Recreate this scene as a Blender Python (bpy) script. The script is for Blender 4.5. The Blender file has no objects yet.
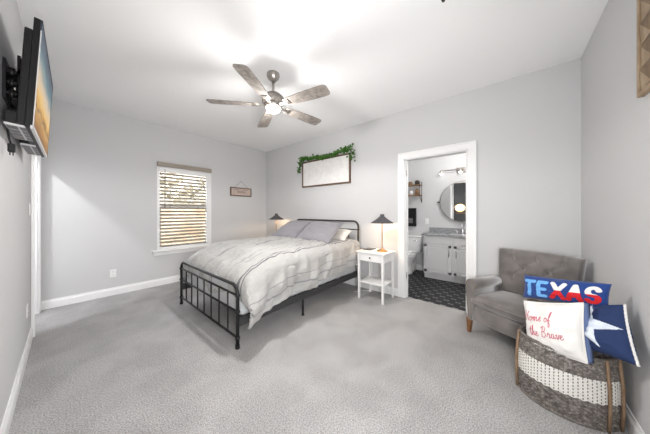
import bpy, bmesh, math, random
from mathutils import Vector, Matrix, noise
random.seed(7)
C = bpy.context.scene.collection
SC = bpy.context.scene
PI = math.pi
R = math.radians

# ------------------------------------------------------------------ camera
cd = bpy.data.cameras.new('camera'); cam = bpy.data.objects.new('camera', cd); C.objects.link(cam)
cd.sensor_width = 36.0; cd.lens = 36.0 * 218.0 / 650.0
cam.location = (0, 0, 1.255); cam.rotation_euler = (R(90), 0, R(40 - 90))
cd.shift_y = -5.0 / 650.0; cd.clip_start = 0.02
SC.camera = cam

# ------------------------------------------------------------------ world, sun, exposure
SC.view_settings.view_transform = 'Standard'; SC.view_settings.look = 'None'
SC.view_settings.gamma = 1.0; SC.view_settings.use_curve_mapping = False
SC.view_settings.exposure = 1.14
FAN_W, FILL_W, BATH_W, LAMP_W, HALL_W, SKY = 40.0, 98.0, 1.1, 15.0, 38.0, 6.5
w = bpy.data.worlds.new('sky'); SC.world = w; w.use_nodes = True
bg = w.node_tree.nodes['Background']; bg.inputs[0].default_value = (0.93, 0.96, 1.0, 1); bg.inputs[1].default_value = SKY
sl = bpy.data.lights.new('sun', 'SUN'); sl.energy = 1.0; sl.angle = R(1); sl.color = (1, .95, .87)
so = bpy.data.objects.new('sun', sl); C.objects.link(so); so.rotation_euler = (R(48), 0, R(-20))

# soft fill spot added beside the camera, aimed level into the room
fl = bpy.data.lights.new('camera_fill', 'SPOT'); fl.energy = FILL_W; fl.spot_size = R(168); fl.spot_blend = 1.0; fl.shadow_soft_size = .28
fo = bpy.data.objects.new('camera_fill', fl); C.objects.link(fo); fo.location = (.14, -.20, 1.20)
fo.rotation_euler = Vector((.66, .74, .02)).to_track_quat('-Z', 'Y').to_euler()

# ------------------------------------------------------------------ materials
def mat(name, col, rough=.6, metal=0, bump=0, bscale=200, var=0, vscale=6, emit=None, es=0, sheen=0, coat=0, spec=None):
    m = bpy.data.materials.new(name); m.use_nodes = True
    nt = m.node_tree; b = nt.nodes['Principled BSDF']
    b.inputs['Base Color'].default_value = (*col, 1); b.inputs['Roughness'].default_value = rough
    b.inputs['Metallic'].default_value = metal
    if sheen: b.inputs['Sheen Weight'].default_value = sheen
    if coat: b.inputs['Coat Weight'].default_value = coat
    if spec is not None: b.inputs['Specular IOR Level'].default_value = spec
    tc = nt.nodes.new('ShaderNodeTexCoord')
    if var:
        n = nt.nodes.new('ShaderNodeTexNoise'); n.inputs['Scale'].default_value = vscale; n.inputs['Detail'].default_value = 6
        nt.links.new(tc.outputs['Object'], n.inputs['Vector'])
        r = nt.nodes.new('ShaderNodeValToRGB')
        r.color_ramp.elements[0].position = .3; r.color_ramp.elements[1].position = .7
        r.color_ramp.elements[0].color = (*[max(0, c*(1-var)) for c in col], 1)
        r.color_ramp.elements[1].color = (*[min(1, c*(1+var)) for c in col], 1)
        nt.links.new(n.outputs['Fac'], r.inputs['Fac']); nt.links.new(r.outputs['Color'], b.inputs['Base Color'])
    if bump:
        n = nt.nodes.new('ShaderNodeTexNoise'); n.inputs['Scale'].default_value = bscale; n.inputs['Detail'].default_value = 3
        nt.links.new(tc.outputs['Object'], n.inputs['Vector'])
        bp = nt.nodes.new('ShaderNodeBump'); bp.inputs['Strength'].default_value = bump; bp.inputs['Distance'].default_value = .01
        nt.links.new(n.outputs['Fac'], bp.inputs['Height']); nt.links.new(bp.outputs['Normal'], b.inputs['Normal'])
    if emit:
        b.inputs['Emission Color'].default_value = (*emit, 1); b.inputs['Emission Strength'].default_value = es
    return m

def wood(name, c1, c2, scale=(1, 12, 12), rough=.55):
    m = bpy.data.materials.new(name); m.use_nodes = True
    nt = m.node_tree; b = nt.nodes['Principled BSDF']; b.inputs['Roughness'].default_value = rough
    tc = nt.nodes.new('ShaderNodeTexCoord'); mp = nt.nodes.new('ShaderNodeMapping'); mp.inputs['Scale'].default_value = scale
    n = nt.nodes.new('ShaderNodeTexNoise'); n.inputs['Scale'].default_value = 4; n.inputs['Detail'].default_value = 8; n.inputs['Distortion'].default_value = .6
    r = nt.nodes.new('ShaderNodeValToRGB'); r.color_ramp.elements[0].position = .35; r.color_ramp.elements[1].position = .65
    r.color_ramp.elements[0].color = (*c1, 1); r.color_ramp.elements[1].color = (*c2, 1)
    nt.links.new(tc.outputs['Object'], mp.inputs[0]); nt.links.new(mp.outputs[0], n.inputs['Vector'])
    nt.links.new(n.outputs['Fac'], r.inputs[0]); nt.links.new(r.outputs[0], b.inputs['Base Color'])
    return m

def carpet_mat():
    m = bpy.data.materials.new('grey_carpet'); m.use_nodes = True
    nt = m.node_tree; b = nt.nodes['Principled BSDF']; b.inputs['Roughness'].default_value = .95
    b.inputs['Specular IOR Level'].default_value = .1; b.inputs['Sheen Weight'].default_value = .15
    tc = nt.nodes.new('ShaderNodeTexCoord')
    def nz(s, d, dist=0):
        n = nt.nodes.new('ShaderNodeTexNoise'); n.inputs['Scale'].default_value = s; n.inputs['Detail'].default_value = d
        n.inputs['Distortion'].default_value = dist
        nt.links.new(tc.outputs['Object'], n.inputs['Vector']); return n
    a = nz(3.2, 6, .4); f = nz(125, 4)
    ra = nt.nodes.new('ShaderNodeValToRGB'); ra.color_ramp.elements[0].position = .38; ra.color_ramp.elements[1].position = .62
    ra.color_ramp.elements[0].color = (.365, .358, .355, 1); ra.color_ramp.elements[1].color = (.435, .427, .424, 1)
    rf = nt.nodes.new('ShaderNodeValToRGB'); rf.color_ramp.elements[0].position = .33; rf.color_ramp.elements[1].position = .67
    rf.color_ramp.elements[0].color = (.56, .56, .56, 1); rf.color_ramp.elements[1].color = (1.28, 1.28, 1.28, 1)
    mx = nt.nodes.new('ShaderNodeMix'); mx.data_type = 'RGBA'; mx.blend_type = 'MULTIPLY'; mx.inputs[0].default_value = 1
    nt.links.new(a.outputs['Fac'], ra.inputs[0]); nt.links.new(f.outputs['Fac'], rf.inputs[0])
    nt.links.new(ra.outputs[0], mx.inputs[6]); nt.links.new(rf.outputs[0], mx.inputs[7]); nt.links.new(mx.outputs[2], b.inputs['Base Color'])
    bp = nt.nodes.new('ShaderNodeBump'); bp.inputs['Strength'].default_value = .8; bp.inputs['Distance'].default_value = .012
    nt.links.new(f.outputs['Fac'], bp.inputs['Height']); nt.links.new(bp.outputs['Normal'], b.inputs['Normal'])
    return m

M = {}
M['wall'] = mat('wall_paint', (.62, .62, .625), .85, bump=.12, bscale=90, spec=.2)
M['ceil'] = mat('ceiling_paint', (.93, .93, .935), .9, bump=.15, bscale=120, spec=.1)
M['trim'] = mat('white_trim_paint', (.86, .86, .86), .4)
M['carpet'] = carpet_mat()
M['tile'] = mat('charcoal_tile', (.016, .017, .019), .45, var=.35, vscale=9, spec=.25)
M['grout'] = mat('grout', (.22, .22, .22), .9)
M['black'] = mat('black_metal', (.012, .012, .013), .45, metal=.3)
M['bronze'] = mat('dark_bronze_metal', (.06, .05, .045), .4, metal=.6)
M['nickel'] = mat('brushed_nickel', (.45, .42, .39), .35, metal=1)
M['chrome'] = mat('chrome', (.75, .75, .76), .12, metal=1)
M['brass'] = mat('antique_brass', (.40, .24, .10), .35, metal=.9)
M['white'] = mat('white_furniture_paint', (.83, .82, .81), .4)
M['vinyl'] = mat('white_vinyl', (.88, .88, .88), .35)
M['slat'] = mat('taupe_blind', (.33, .285, .235), .5)
M['plastic'] = mat('white_plastic', (.85, .85, .84), .35)
M['darkslot'] = mat('dark_slot', (.02, .02, .02), .6)
M['blackplastic'] = mat('black_plastic', (.010, .010, .011), .5, spec=.3)
M['silver'] = mat('silver_plastic', (.60, .60, .61), .4)
M['blade'] = wood('weathered_grey_wood', (.17, .148, .132), (.33, .295, .265), (5, 5, 5))
M['mattress'] = mat('mattress_ticking', (.55, .56, .57), .8, bump=.2, bscale=120)
M['greypillow'] = mat('grey_lavender_cotton', (.27, .262, .285), .85, bump=.15, bscale=60, sheen=.2)
M['cream'] = mat('cream_cotton', (.80, .77, .72), .85, bump=.1, bscale=60)
M['velvet'] = mat('grey_velvet', (.150, .134, .126), .6, var=.38, vscale=6, sheen=.7)
M['leg'] = wood('brown_wood', (.17, .075, .028), (.27, .13, .055), (10, 10, 2))
M['nail'] = mat('nailhead', (.22, .18, .15), .5, metal=.8)
M['shade'] = mat('dark_grey_shade', (.075, .072, .078), .7)
M['signwood'] = wood('brown_sign_wood', (.10, .055, .032), (.17, .10, .065), (4, 4, 12))
M['signface'] = mat('whitewashed_board', (.80, .785, .77), .7, var=.06, vscale=14)
M['leaf'] = mat('green_leaf', (.045, .15, .014), .5, var=.5, vscale=40)
M['twig'] = mat('brown_twig', (.10, .065, .03), .8)
M['artlight'] = wood('pale_oak', (.30, .21, .125), (.42, .31, .20), (3, 10, 3))
M['artshade'] = wood('shaded_oak', (.15, .095, .05), (.23, .155, .085), (3, 10, 3))  # oak darkened to put shade on one facet of each block
M['artdark'] = wood('dark_oak_shade', (.11, .07, .04), (.18, .12, .07), (3, 10, 3))  # backing wood; on block sides it carries their shade as colour
M['wickdark'] = mat('grey_brown_wicker', (.15, .132, .118), .6, var=.5, vscale=45)
M['wickwhite'] = mat('white_wicker', (.84, .82, .77), .6, var=.10, vscale=60)
M['wickbar'] = wood('tan_cane', (.19, .115, .065), (.30, .20, .125), (20, 20, 4))
M['blueyarn'] = mat('royal_blue_yarn', (.010, .045, .22), .9, bump=.5, bscale=160, sheen=.2)
M['ltblue'] = mat('light_blue_yarn', (.16, .42, .80), .9, bump=.5, bscale=160)
M['redyarn'] = mat('red_yarn', (.62, .012, .018), .9, bump=.5, bscale=160)
M['whiteyarn'] = mat('white_yarn', (.80, .79, .77), .9, bump=.5, bscale=160)
M['navy'] = mat('navy_cotton', (.012, .030, .105), .85, bump=.15, bscale=80)
M['starcloth'] = mat('pale_star_cloth', (.66, .72, .80), .85)
M['canvas'] = mat('white_canvas', (.80, .78, .75), .85, bump=.15, bscale=90)
M['chambray'] = mat('blue_chambray', (.12, .17, .33), .85, bump=.2, bscale=120)
M['pink'] = mat('red_embroidery', (.55, .10, .16), .8)
M['granite'] = mat('grey_granite', (.30, .31, .32), .25, var=.65, vscale=55)
M['cabinet'] = mat('pale_grey_cabinet_paint', (.70, .70, .70), .45)
M['ceramic'] = mat('white_ceramic', (.85, .85, .85), .12, coat=.4)
M['mirror'] = mat('mirror_glass', (.92, .92, .92), .02, metal=1)
M['shelfwood'] = wood('rustic_shelf_wood', (.20, .11, .055), (.34, .21, .12), (10, 2, 10))
M['amber'] = mat('amber_glass', (.8, .5, .25), .3, emit=(1, .62, .25), es=2.2)
M['charcoal'] = mat('charcoal_paint', (.05, .052, .056), .6)
M['bowl'] = mat('frosted_bowl', (.9, .87, .82), .4, emit=(1, .9, .78), es=5)
M['bulb'] = mat('lit_bulb', (.9, .8, .7), .4, emit=(1, .72, .42), es=14)
M['vbulb'] = mat('lit_shade', (.95, .95, .93), .4, emit=(1, .95, .88), es=2)
M['grass'] = mat('dry_grass', (.20, .17, .08), .95, var=.4, vscale=3)
M['cedar'] = wood('cedar_fence', (.17, .11, .06), (.26, .205, .145), (.5, .5, .3))
M['bark'] = mat('bark', (.12, .09, .065), .9, var=.3, vscale=10)
M['foliage'] = mat('olive_foliage', (.17, .15, .105), .8, var=.2, vscale=1.5)

# ------------------------------------------------------------------ helpers
class MB:
    def __init__(s): s.bm = bmesh.new(); s.mi = 0
    def _set(s, faces):
        for f in faces: f.material_index = s.mi
    def box(s, lo, hi, bev=0, seg=2):
        b = bmesh.new(); bmesh.ops.create_cube(b, size=1)
        for v in b.verts: v.co = Vector([lo[i] + (v.co[i] + .5) * (hi[i] - lo[i]) for i in range(3)])
        if bev: bmesh.ops.bevel(b, geom=b.edges[:], offset=bev, segments=seg, profile=.5, affect='EDGES')
        return s.merge(b)
    def merge(s, b, mtx=None):
        if mtx is not None: b.transform(mtx)
        vm = {v: s.bm.verts.new(v.co) for v in b.verts}; fs = []
        for f in b.faces:
            try: nf = s.bm.faces.new([vm[v] for v in f.verts]); nf.smooth = f.smooth; nf.material_index = s.mi; fs.append(nf)
            except ValueError: pass
        b.free(); return fs
    def poly(s, pts):
        f = s.bm.faces.new([s.bm.verts.new(p) for p in pts]); f.material_index = s.mi; return f
    def tube(s, pts, r, n=10, closed=False, caps=True):
        pts = [Vector(p) for p in pts]; N = len(pts)
        rr = r if isinstance(r, (list, tuple)) else [r] * N
        rings = []; up = None
        for i, p in enumerate(pts):
            if closed: d = pts[(i+1) % N] - pts[i-1]
            elif i == 0: d = pts[1] - p
            elif i == N-1: d = p - pts[-2]
            else: d = pts[i+1] - pts[i-1]
            d.normalize()
            if up is None:
                up = Vector((0, 0, 1)) if abs(d.z) < .9 else Vector((1, 0, 0))
            a = d.cross(up)
            if a.length < 1e-5: a = d.orthogonal()
            a.normalize(); c = a.cross(d); up = c
            rings.append([s.bm.verts.new(p + rr[i] * (a*math.cos(t*2*PI/n) + c*math.sin(t*2*PI/n))) for t in range(n)])
        K = N if closed else N-1
        for i in range(K):
            A, B = rings[i], rings[(i+1) % N]
            for t in range(n):
                f = s.bm.faces.new((A[t], A[(t+1) % n], B[(t+1) % n], B[t])); f.smooth = True; f.material_index = s.mi
        if caps and not closed:
            for rg in (rings[0], rings[-1]):
                f = s.bm.faces.new(rg); f.material_index = s.mi
    def lathe(s, prof, c=(0, 0, 0), n=28, mtx=None, closed=False):
        b = bmesh.new(); rings = []
        for (r, z) in prof:
            if r < 1e-5: rings.append([b.verts.new((0, 0, z))])
            else: rings.append([b.verts.new((r*math.cos(2*PI*t/n), r*math.sin(2*PI*t/n), z)) for t in range(n)])
        for A, B in zip(rings, rings[1:]):
            for t in range(n):
                q = [A[t % len(A)], A[(t+1) % len(A)], B[(t+1) % len(B)], B[t % len(B)]]
                u = []
                for v in q:
                    if v not in u: u.append(v)
                if len(u) >= 3:
                    f = b.faces.new(u); f.smooth = True
        m = Matrix.Translation(c)
        if mtx is not None: m = m @ mtx
        return s.merge(b, m)
    def sphere(s, c, r, n=12, sc=(1, 1, 1)):
        b = bmesh.new(); bmesh.ops.create_uvsphere(b, u_segments=n, v_segments=max(6, n*2//3), radius=r)
        for f in b.faces: f.smooth = True
        return s.merge(b, Matrix.Translation(c) @ Matrix.Diagonal((*sc, 1)))
    def prism(s, poly, axis, a, b_):
        # poly: 2D outline; axis 0/1/2 = extrusion axis
        def p3(u, v, w):
            return [(w, u, v), (u, w, v), (u, v, w)][axis]
        b = bmesh.new()
        A = [b.verts.new(p3(u, v, a)) for u, v in poly]; B = [b.verts.new(p3(u, v, b_)) for u, v in poly]
        b.faces.new(A); b.faces.new(B[::-1]); n = len(poly)
        for i in range(n): b.faces.new((A[i], B[i], B[(i+1) % n], A[(i+1) % n]))
        bmesh.ops.recalc_face_normals(b, faces=b.faces[:]); return s.merge(b)
    def build(s, name, mats, parent=None, recalc=True, smooth=None):
        if recalc: bmesh.ops.recalc_face_normals(s.bm, faces=s.bm.faces[:])
        me = bpy.data.meshes.new(name); s.bm.to_mesh(me); s.bm.free()
        if not isinstance(mats, (list, tuple)): mats = [mats]
        for m in mats: me.materials.append(m)
        if smooth:
            for p in me.polygons: p.use_smooth = True
        o = bpy.data.objects.new(name, me); C.objects.link(o)
        if parent: o.parent = parent
        return o

def tag(o, label, cat, group=None):
    o['label'] = label; o['category'] = cat
    if group: o['group'] = group
    return o
def thing(name, label, cat, loc=(0, 0, 0), rz=0, group=None):
    o = bpy.data.objects.new(name, None); C.objects.link(o); o.location = loc; o.rotation_euler = (0, 0, rz)
    o.empty_display_size = .05
    return tag(o, label, cat, group)
def struct(o): o['kind'] = 'structure'; return o
def dup(root, loc, rz=0, label=None):
    r = root.copy(); C.objects.link(r); r.location = loc; r.rotation_euler = (0, 0, rz)
    if label: r['label'] = label
    def rec(src, dst):
        for ch in list(src.children):
            c = ch.copy(); C.objects.link(c); c.parent = dst; rec(ch, c)
    rec(root, r); return r
def point_light(name, loc, e, col, r, parent=None):
    l = bpy.data.lights.new(name, 'POINT'); l.energy = e; l.color = col; l.shadow_soft_size = r
    o = bpy.data.objects.new(name, l); C.objects.link(o); o.location = loc
    if parent: o.parent = parent
    return o

# ------------------------------------------------------------------ the setting
XL, XB, YR, YW, ZC = -.22, 3.19, -.54, 4.57, 2.74
T = .12
b = MB(); b.box((-1.7, YR-T, -.06), (XB+.06, YW+T, 0)); struct(b.build('floor', M['carpet']))
b = MB(); b.box((-1.7, -1.1, ZC), (5.1, YW+T, ZC+.12)); struct(b.build('ceiling', M['ceil']))
# left wall with its doorway, y 3.86..4.44
DL0, DL1, DH = 3.70, 4.45, 2.03
b = MB(); b.box((XL-T, YR-T, 0), (XL, DL0, ZC)); b.box((XL-T, DL1, 0), (XL, YW, ZC)); b.box((XL-T, DL0, DH), (XL, DL1, ZC))
struct(b.build('wall_left', M['wall']))
# window wall
WX0, WX1, WZ0, WZ1 = 1.005, 1.885, .60, 2.06
b = MB(); b.box((-1.7, YW, 0), (WX0, YW+T, ZC)); b.box((WX1, YW, 0), (XB+T, YW+T, ZC))
b.box((WX0, YW, 0), (WX1, YW+T, WZ0)); b.box((WX0, YW, WZ1), (WX1, YW+T, ZC)); struct(b.build('wall_back', M['wall']))
# headboard wall with bathroom doorway
DB0, DB1 = .375, 1.165
b = MB(); b.box((XB, YR-T, 0), (XB+T, DB0, ZC)); b.box((XB, DB1, 0), (XB+T, YW, ZC)); b.box((XB, DB0, DH), (XB+T, DB1, ZC))
struct(b.build('wall_headboard', M['wall']))
b = MB(); b.box((XL-T, YR-T, 0), (XB, YR, ZC)); struct(b.build('wall_right', M['wall']))
# hall beyond the left doorway
b = MB(); b.box((-1.7, 2.7, 0), (-1.6, YW, ZC)); b.box((-1.6, 2.6, 0), (XL-T, 2.7, ZC)); struct(b.build('wall_hall', M['wall']))
# bathroom shell
BX, BY0, BY1 = 4.95, -1.0, 2.1
b = MB(); b.box((BX, BY0-.1, 0), (BX+.1, BY1+.1, ZC)); struct(b.build('wall_bathroom_back', M['wall']))
b = MB(); b.box((XB+T, BY1, 0), (BX, BY1+.1, ZC)); struct(b.build('wall_bathroom_left', M['wall']))
b = MB(); b.box((XB+T, BY0-.1, 0), (BX, BY0, ZC)); b.box((XB+T, BY0, 0), (XB+T+.02, YR-T, ZC)); struct(b.build('wall_bathroom_right', M['wall']))
# bathroom floor: elongated hexagon tiles over grout
b = MB(); b.mi = 1; b.box((XB+.06, BY0-.1, -.06), (BX+.1, BY1+.1, -.004)); b.mi = 0
L, Wd, g = .20, .085, .0035
row = 0; y = BY0
while y < BY1:
    x = XB + .06 + (row % 2) * (L - Wd*.29) * .5 * 1.25
    x -= L
    while x < BX:
        h = Wd/2 - g/2; k = L/2 - g/2
        pts = [(x-k, y), (x-k+h*.6, y-h), (x+k-h*.6, y-h), (x+k, y), (x+k-h*.6, y+h), (x-k+h*.6, y+h)]
        pts = [(min(max(px, XB+.062), BX), min(max(py, BY0), BY1), 0) for px, py in pts]
        if max(p[0] for p in pts) - min(p[0] for p in pts) > .01 and max(p[1] for p in pts) - min(p[1] for p in pts) > .01: b.poly(pts)
        x += (L - Wd*.3) * 1.25
    y += Wd*.62 + .02; row += 1
bf = b.build('floor_bathroom', [M['tile'], M['grout']], recalc=False); struct(bf)

# baseboards: profile box + quarter cap
def base_run(name, p, q, nrm, h=.115, t=.014):
    p = Vector((*p, 0)); q = Vector((*q, 0)); n = Vector((*nrm, 0))
    b = MB()
    prof = [(0, 0), (t, 0), (t, h*.72), (t*.55, h*.86), (t*.45, h), (0, h)]
    A = [p + n*u + Vector((0, 0, v)) for u, v in prof]; B = [q + n*u + Vector((0, 0, v)) for u, v in prof]
    b.poly(A); b.poly(B[::-1])
    for i in range(len(prof)): b.poly([A[i], B[i], B[(i+1) % len(prof)], A[(i+1) % len(prof)]])
    return struct(b.build(name, M['trim']))
base_run('baseboard_left', (XL, YR), (XL, DL0-.065), (1, 0))
base_run('baseboard_back', (XL, YW), (XB, YW), (0, -1))
base_run('baseboard_headboard', (XB, YW), (XB, DB1+.085), (-1, 0))
base_run('baseboard_headboard_right', (XB, DB0-.085), (XB, YR), (-1, 0))
base_run('baseboard_right', (XL, YR), (XB, YR), (0, 1))
base_run('baseboard_bathroom', (BX, BY1), (BX, 1.25), (-1, 0))

# door casings and jambs
def casing_x(name, x, y0, y1, h, s, cw=.085, ct=.018, jamb=None):
    b = MB()
    for (lo, hi) in (((y0-cw), y0+.006), (y1-.006, y1+cw)):
        b.box((min(x, x+s*ct), lo, 0), (max(x, x+s*ct), hi, h+cw), .004)
        b.box((min(x+s*.001, x+s*ct*1.35), (lo-.0015 if lo < y0-.05 else hi-.02), -.001), (max(x+s*.001, x+s*ct*1.35), (lo+.02 if lo < y0-.05 else hi+.0015), h+cw+.001), .004)
    b.box((min(x, x+s*ct), y0, h-.006), (max(x, x+s*ct), y1, h+cw), .004)
    b.box((min(x+s*.001, x+s*ct*1.33), y0-cw+.002, h+cw-.02), (max(x+s*.001, x+s*ct*1.33), y1+cw-.002, h+cw+.0025), .004)
    o = b.build(name, M['trim']); struct(o); return o
def jamb_x(x0, x1, y0, y1, h, parent, stop=True):
    b = MB(); b.box((x0, y0-.001, 0), (x1, y0+.018, h)); b.box((x0, y1-.018, 0), (x1, y1+.001, h)); b.box((x0, y0, h-.018), (x1, y1, h+.001))
    m = (x0+x1)/2
    if stop: b.box((m-.018, y0+.018, 0), (m+.018, y0+.03, h-.018)); b.box((m-.018, y1-.03, 0), (m+.018, y1-.018, h-.018))
    return b.build('door_jamb', M['trim'], parent)
d1 = casing_x('trim_bathroom_door', XB, DB0, DB1, DH, -1); jamb_x(XB, XB+T, DB0, DB1, DH, d1)
for hz in (.28, 1.78):
    b = MB(); b.box((XB+.045, DB1-.021, hz), (XB+.075, DB1-.017, hz+.09)); b.tube([(XB+.04, DB1-.022, hz), (XB+.04, DB1-.022, hz+.09)], .006, 8); b.build('hinge', M['nickel'], d1)
d2 = casing_x('trim_hall_door', XL, DL0, DL1, DH, 1, cw=.06); jamb_x(XL-T, XL, DL0, DL1, DH, d2, False)

# ------------------------------------------------------------------ window
w1 = MB(); fy0, fy1 = YW+.075, YW+.115
def frame_rect(b, x0, x1, z0, z1, y0, y1, t):
    b.box((x0, y0, z0), (x0+t, y1, z1)); b.box((x1-t, y0, z0), (x1, y1, z1)); b.box((x0+t, y0, z0), (x1-t, y1, z0+t)); b.box((x0+t, y0, z1-t), (x1-t, y1, z1))
frame_rect(w1, WX0, WX1, WZ0, WZ1, fy0, fy1, .045)
win = struct(w1.build('window_1', M['vinyl']))
b = MB(); b.box((WX0+.04, fy0-.008, 1.335), (WX1-.04, fy1, 1.385)); b.box((1.42, fy0-.02, 1.385), (1.48, fy0, 1.40)); b.build('meeting_rail', M['vinyl'], win)
b = MB(); frame_rect(b, WX0+.04, WX1-.04, WZ0+.04, 1.34, fy0-.006, fy1-.01, .03); b.build('lower_sash', M['vinyl'], win)
glass = bpy.data.materials.new('window_glass'); glass.use_nodes = True
nt = glass.node_tree; nt.nodes.remove(nt.nodes['Principled BSDF'])
tr = nt.nodes.new('ShaderNodeBsdfTransparent'); gl = nt.nodes.new('ShaderNodeBsdfGlossy'); gl.inputs['Roughness'].default_value = .02
mx = nt.nodes.new('ShaderNodeMixShader'); fr = nt.nodes.new('ShaderNodeFresnel'); fr.inputs[0].default_value = 1.3
nt.links.new(fr.outputs[0], mx.inputs[0]); nt.links.new(tr.outputs[0], mx.inputs[1]); nt.links.new(gl.outputs[0], mx.inputs[2]); nt.links.new(mx.outputs[0], nt.nodes['Material Output'].inputs[0])
b = MB(); b.box((WX0+.05, fy0+.012, WZ0+.05), (WX1-.05, fy0+.016, 1.34)); b.box((WX0+.04, fy0+.022, 1.38), (WX1-.04, fy0+.026, WZ1-.04)); b.build('pane', glass, win)
b = MB(); b.box((WX0-.002, YW-.004, WZ0-.002), (WX0+.035, YW+.08, WZ1)); b.box((WX1-.085, YW-.004, WZ0-.002), (WX1+.002, YW+.08, WZ1)); b.box((WX0, YW-.002, WZ1-.012), (WX1, YW+.08, WZ1+.004)); b.box((WX0+.03, YW, WZ0-.002), (WX1-.08, YW+.08, WZ0+.045)); b.build('window_return', M['trim'], win)
b = MB(); b.box((WX0-.07, YW-.05, WZ0-.028), (WX1+.07, YW+.08, WZ0), .006); b.box((WX0-.05, YW-.02, WZ0-.085), (WX1+.05, YW, WZ0-.028), .004); b.build('window_sill', M['trim'], win)

# blind
bl = thing('window_blind', 'taupe slatted horizontal blind with open slats hanging in the white window', 'blind', (0, YW, 0))
b = MB(); b.box((WX0-.005, -.045, 2.035), (WX1-.005, -.030, 2.112), .004); b.box((WX0-.005, -.03, 2.035), (WX0+.007, .0, 2.112)); b.box((WX1-.017, -.03, 2.035), (WX1-.005, 0, 2.112)); b.build('valance', M['slat'], bl)
b = MB(); b.box((WX0+.037, .004, 1.955), (WX1-.087, .06, 2.046), .003); b.build('headrail', M['vinyl'], bl)
b = MB(); z = 1.925
while z > .72:
    prof = []
    for i in range(5):
        u = -1 + i*.5; prof.append((.034 + u*.0195, z + u*.016 + .003*(1-u*u)))
    pl = prof + [(a, c-.003) for a, c in prof[::-1]]
    b.prism(pl, 0, WX0+.04, WX1-.09)
    z -= .0600
b.build('slats', M['slat'], bl)
b = MB(); b.box((WX0+.04, .012, .655), (WX1-.09, .058, .678), .004); b.build('bottom_rail', M['slat'], bl)
b = MB()
for x in (1.20, 1.66): b.box((x-.002, .007, .67), (x+.002, .009, 2.0)); b.box((x-.002, .060, .67), (x+.002, .062, 2.0))
b.build('ladder_tape', M['slat'], bl)
b = MB(); b.tube([(1.115, -.004, 2.0), (1.115, -.006, 1.6), (1.114, -.004, 1.32)], .0045, 8); b.build('tilt_wand', M['bronze'], bl)

# ------------------------------------------------------------------ outside
b = MB(); b.box((-14, YW+T, -.4), (22, 40, -.3)); go = struct(b.build('ground', M['grass']))
fe = thing('cedar_fence', 'reddish cedar board fence outside seen through the blind', 'fence', (0, 8.6, -.3))
b = MB()
for i in range(80): b.box((-4 + i*.15, 0, 0), (-4 + i*.15 + .14, .02, 1.75 + .02*random.random()))
b.build('boards', M['cedar'], fe)
b = MB()
for z in (.4, 1.4): b.box((-4, .02, z), (8, .06, z+.09))
b.build('rails', M['cedar'], fe)
nh = thing('sky_backdrop_house', 'pale beige house backdrop added beyond the fence and trees to cover bright sky', 'house', (4, 15.5, -.3))  # added as a backdrop so bright sky does not swamp the slats
b = MB(); b.box((-10, 0, 0), (10, 6, 4.4)); 
for i in range(22): b.box((-10, -.02, i*.2), (10, 0, i*.2+.19))
b.build('siding', mat('pale_beige_siding', (.20, .185, .165), .8, var=.1, vscale=.8), nh)
b = MB(); b.prism([(-.5, 4.4), (3, 6.4), (6.5, 4.4)], 0, -10.4, 10.4); b.build('roof', M['bark'], nh)
def tree(name, x, y, h, r, label):
    t = thing(name, label, 'tree', (x, y, -.3), 0, None)
    b = MB(); b.tube([(0, 0, 0), (.05, 0, h*.4), (-.05, .1, h*.75)], [.13, .10, .05], 8); b.build('trunk', M['bark'], t)
    b = MB()
    for i in range(150):
        while True:
            p = Vector((random.uniform(-1, 1), random.uniform(-1, 1), random.uniform(-1, 1)))
            if p.length < 1: break
        c = Vector((p.x*r, p.y*r, h*.75 + p.z*h*.42))
        n = Vector((random.uniform(-1, 1), random.uniform(-1, 1), random.uniform(-1, 1))).normalized(); a = n.orthogonal().normalized()*.20; d = n.cross(a)
        b.poly([c-a, c+d*.5, c+a, c-d*.5])
    b.build('foliage', M['foliage'], t)
tree('yard_tree', 2.5, 11.5, 3.4, 1.2, 'olive leafed tree behind the fence, left half of the window')
tree('yard_tree', 4.6, 13.0, 3.0, 1.1, 'olive leafed tree behind the fence, right half of the window')
for i, (x, lab) in enumerate(((2.1, 'low olive shrub in front of the fence, under the left part of the window'), (3.0, 'low olive shrub in front of the fence, under the right part of the window'))):
    t = thing('yard_shrub', lab, 'shrub', (x, 7.6, -.3))
    b = MB()
    for k in range(160):
        p = Vector((random.gauss(0, .2), random.gauss(0, .2), abs(random.gauss(.45, .25))))
        n = Vector((random.uniform(-1, 1), random.uniform(-1, 1), random.uniform(-1, 1))).normalized(); a = n.orthogonal().normalized()*.05; d = n.cross(a)
        b.poly([p-a, p+d*.5, p+a, p-d*.5])
    b.build('leaves', M['foliage'], t)
    b = MB(); b.tube([(0, 0, 0), (.02, 0, .5)], .02, 6); b.build('stem', M['bark'], t)

# ------------------------------------------------------------------ switch plates and outlets
def outlet(name, label, loc, rz, kind):
    t = thing(name, label, 'outlet' if kind == 'o' else 'light switch', loc, rz)
    b = MB(); b.box((-.036, -.006, -.058), (.036, 0, .058), .003); b.build('cover_plate', M['plastic'], t)
    if kind == 'o':
        for z in (-.024, .024):
            b = MB(); b.box((-.017, -.009, z-.015), (.017, -.006, z+.015), .002)
            b.mi = 1; b.box((-.008, -.0095, z-.005), (-.006, -.009, z+.006)); b.box((.006, -.0095, z-.005), (.008, -.009, z+.006)); b.build('socket', [M['plastic'], M['darkslot']], t)
    else:
        b = MB(); b.box((-.016, -.010, -.033), (.016, -.006, .033), .002); b.build('rocker', M['plastic'], t)
outlet('wall_outlet', 'white double outlet low on the grey wall left of the window', (.464, YW, .33), 0, 'o')
outlet('wall_outlet', 'white outlet low on the left wall under the light switch', (XL, 3.27, .38), R(90), 'o')
outlet('light_switch', 'white light switch on the left wall beside the hall doorway', (XL, 3.50, 1.28), R(90), 's')
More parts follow.
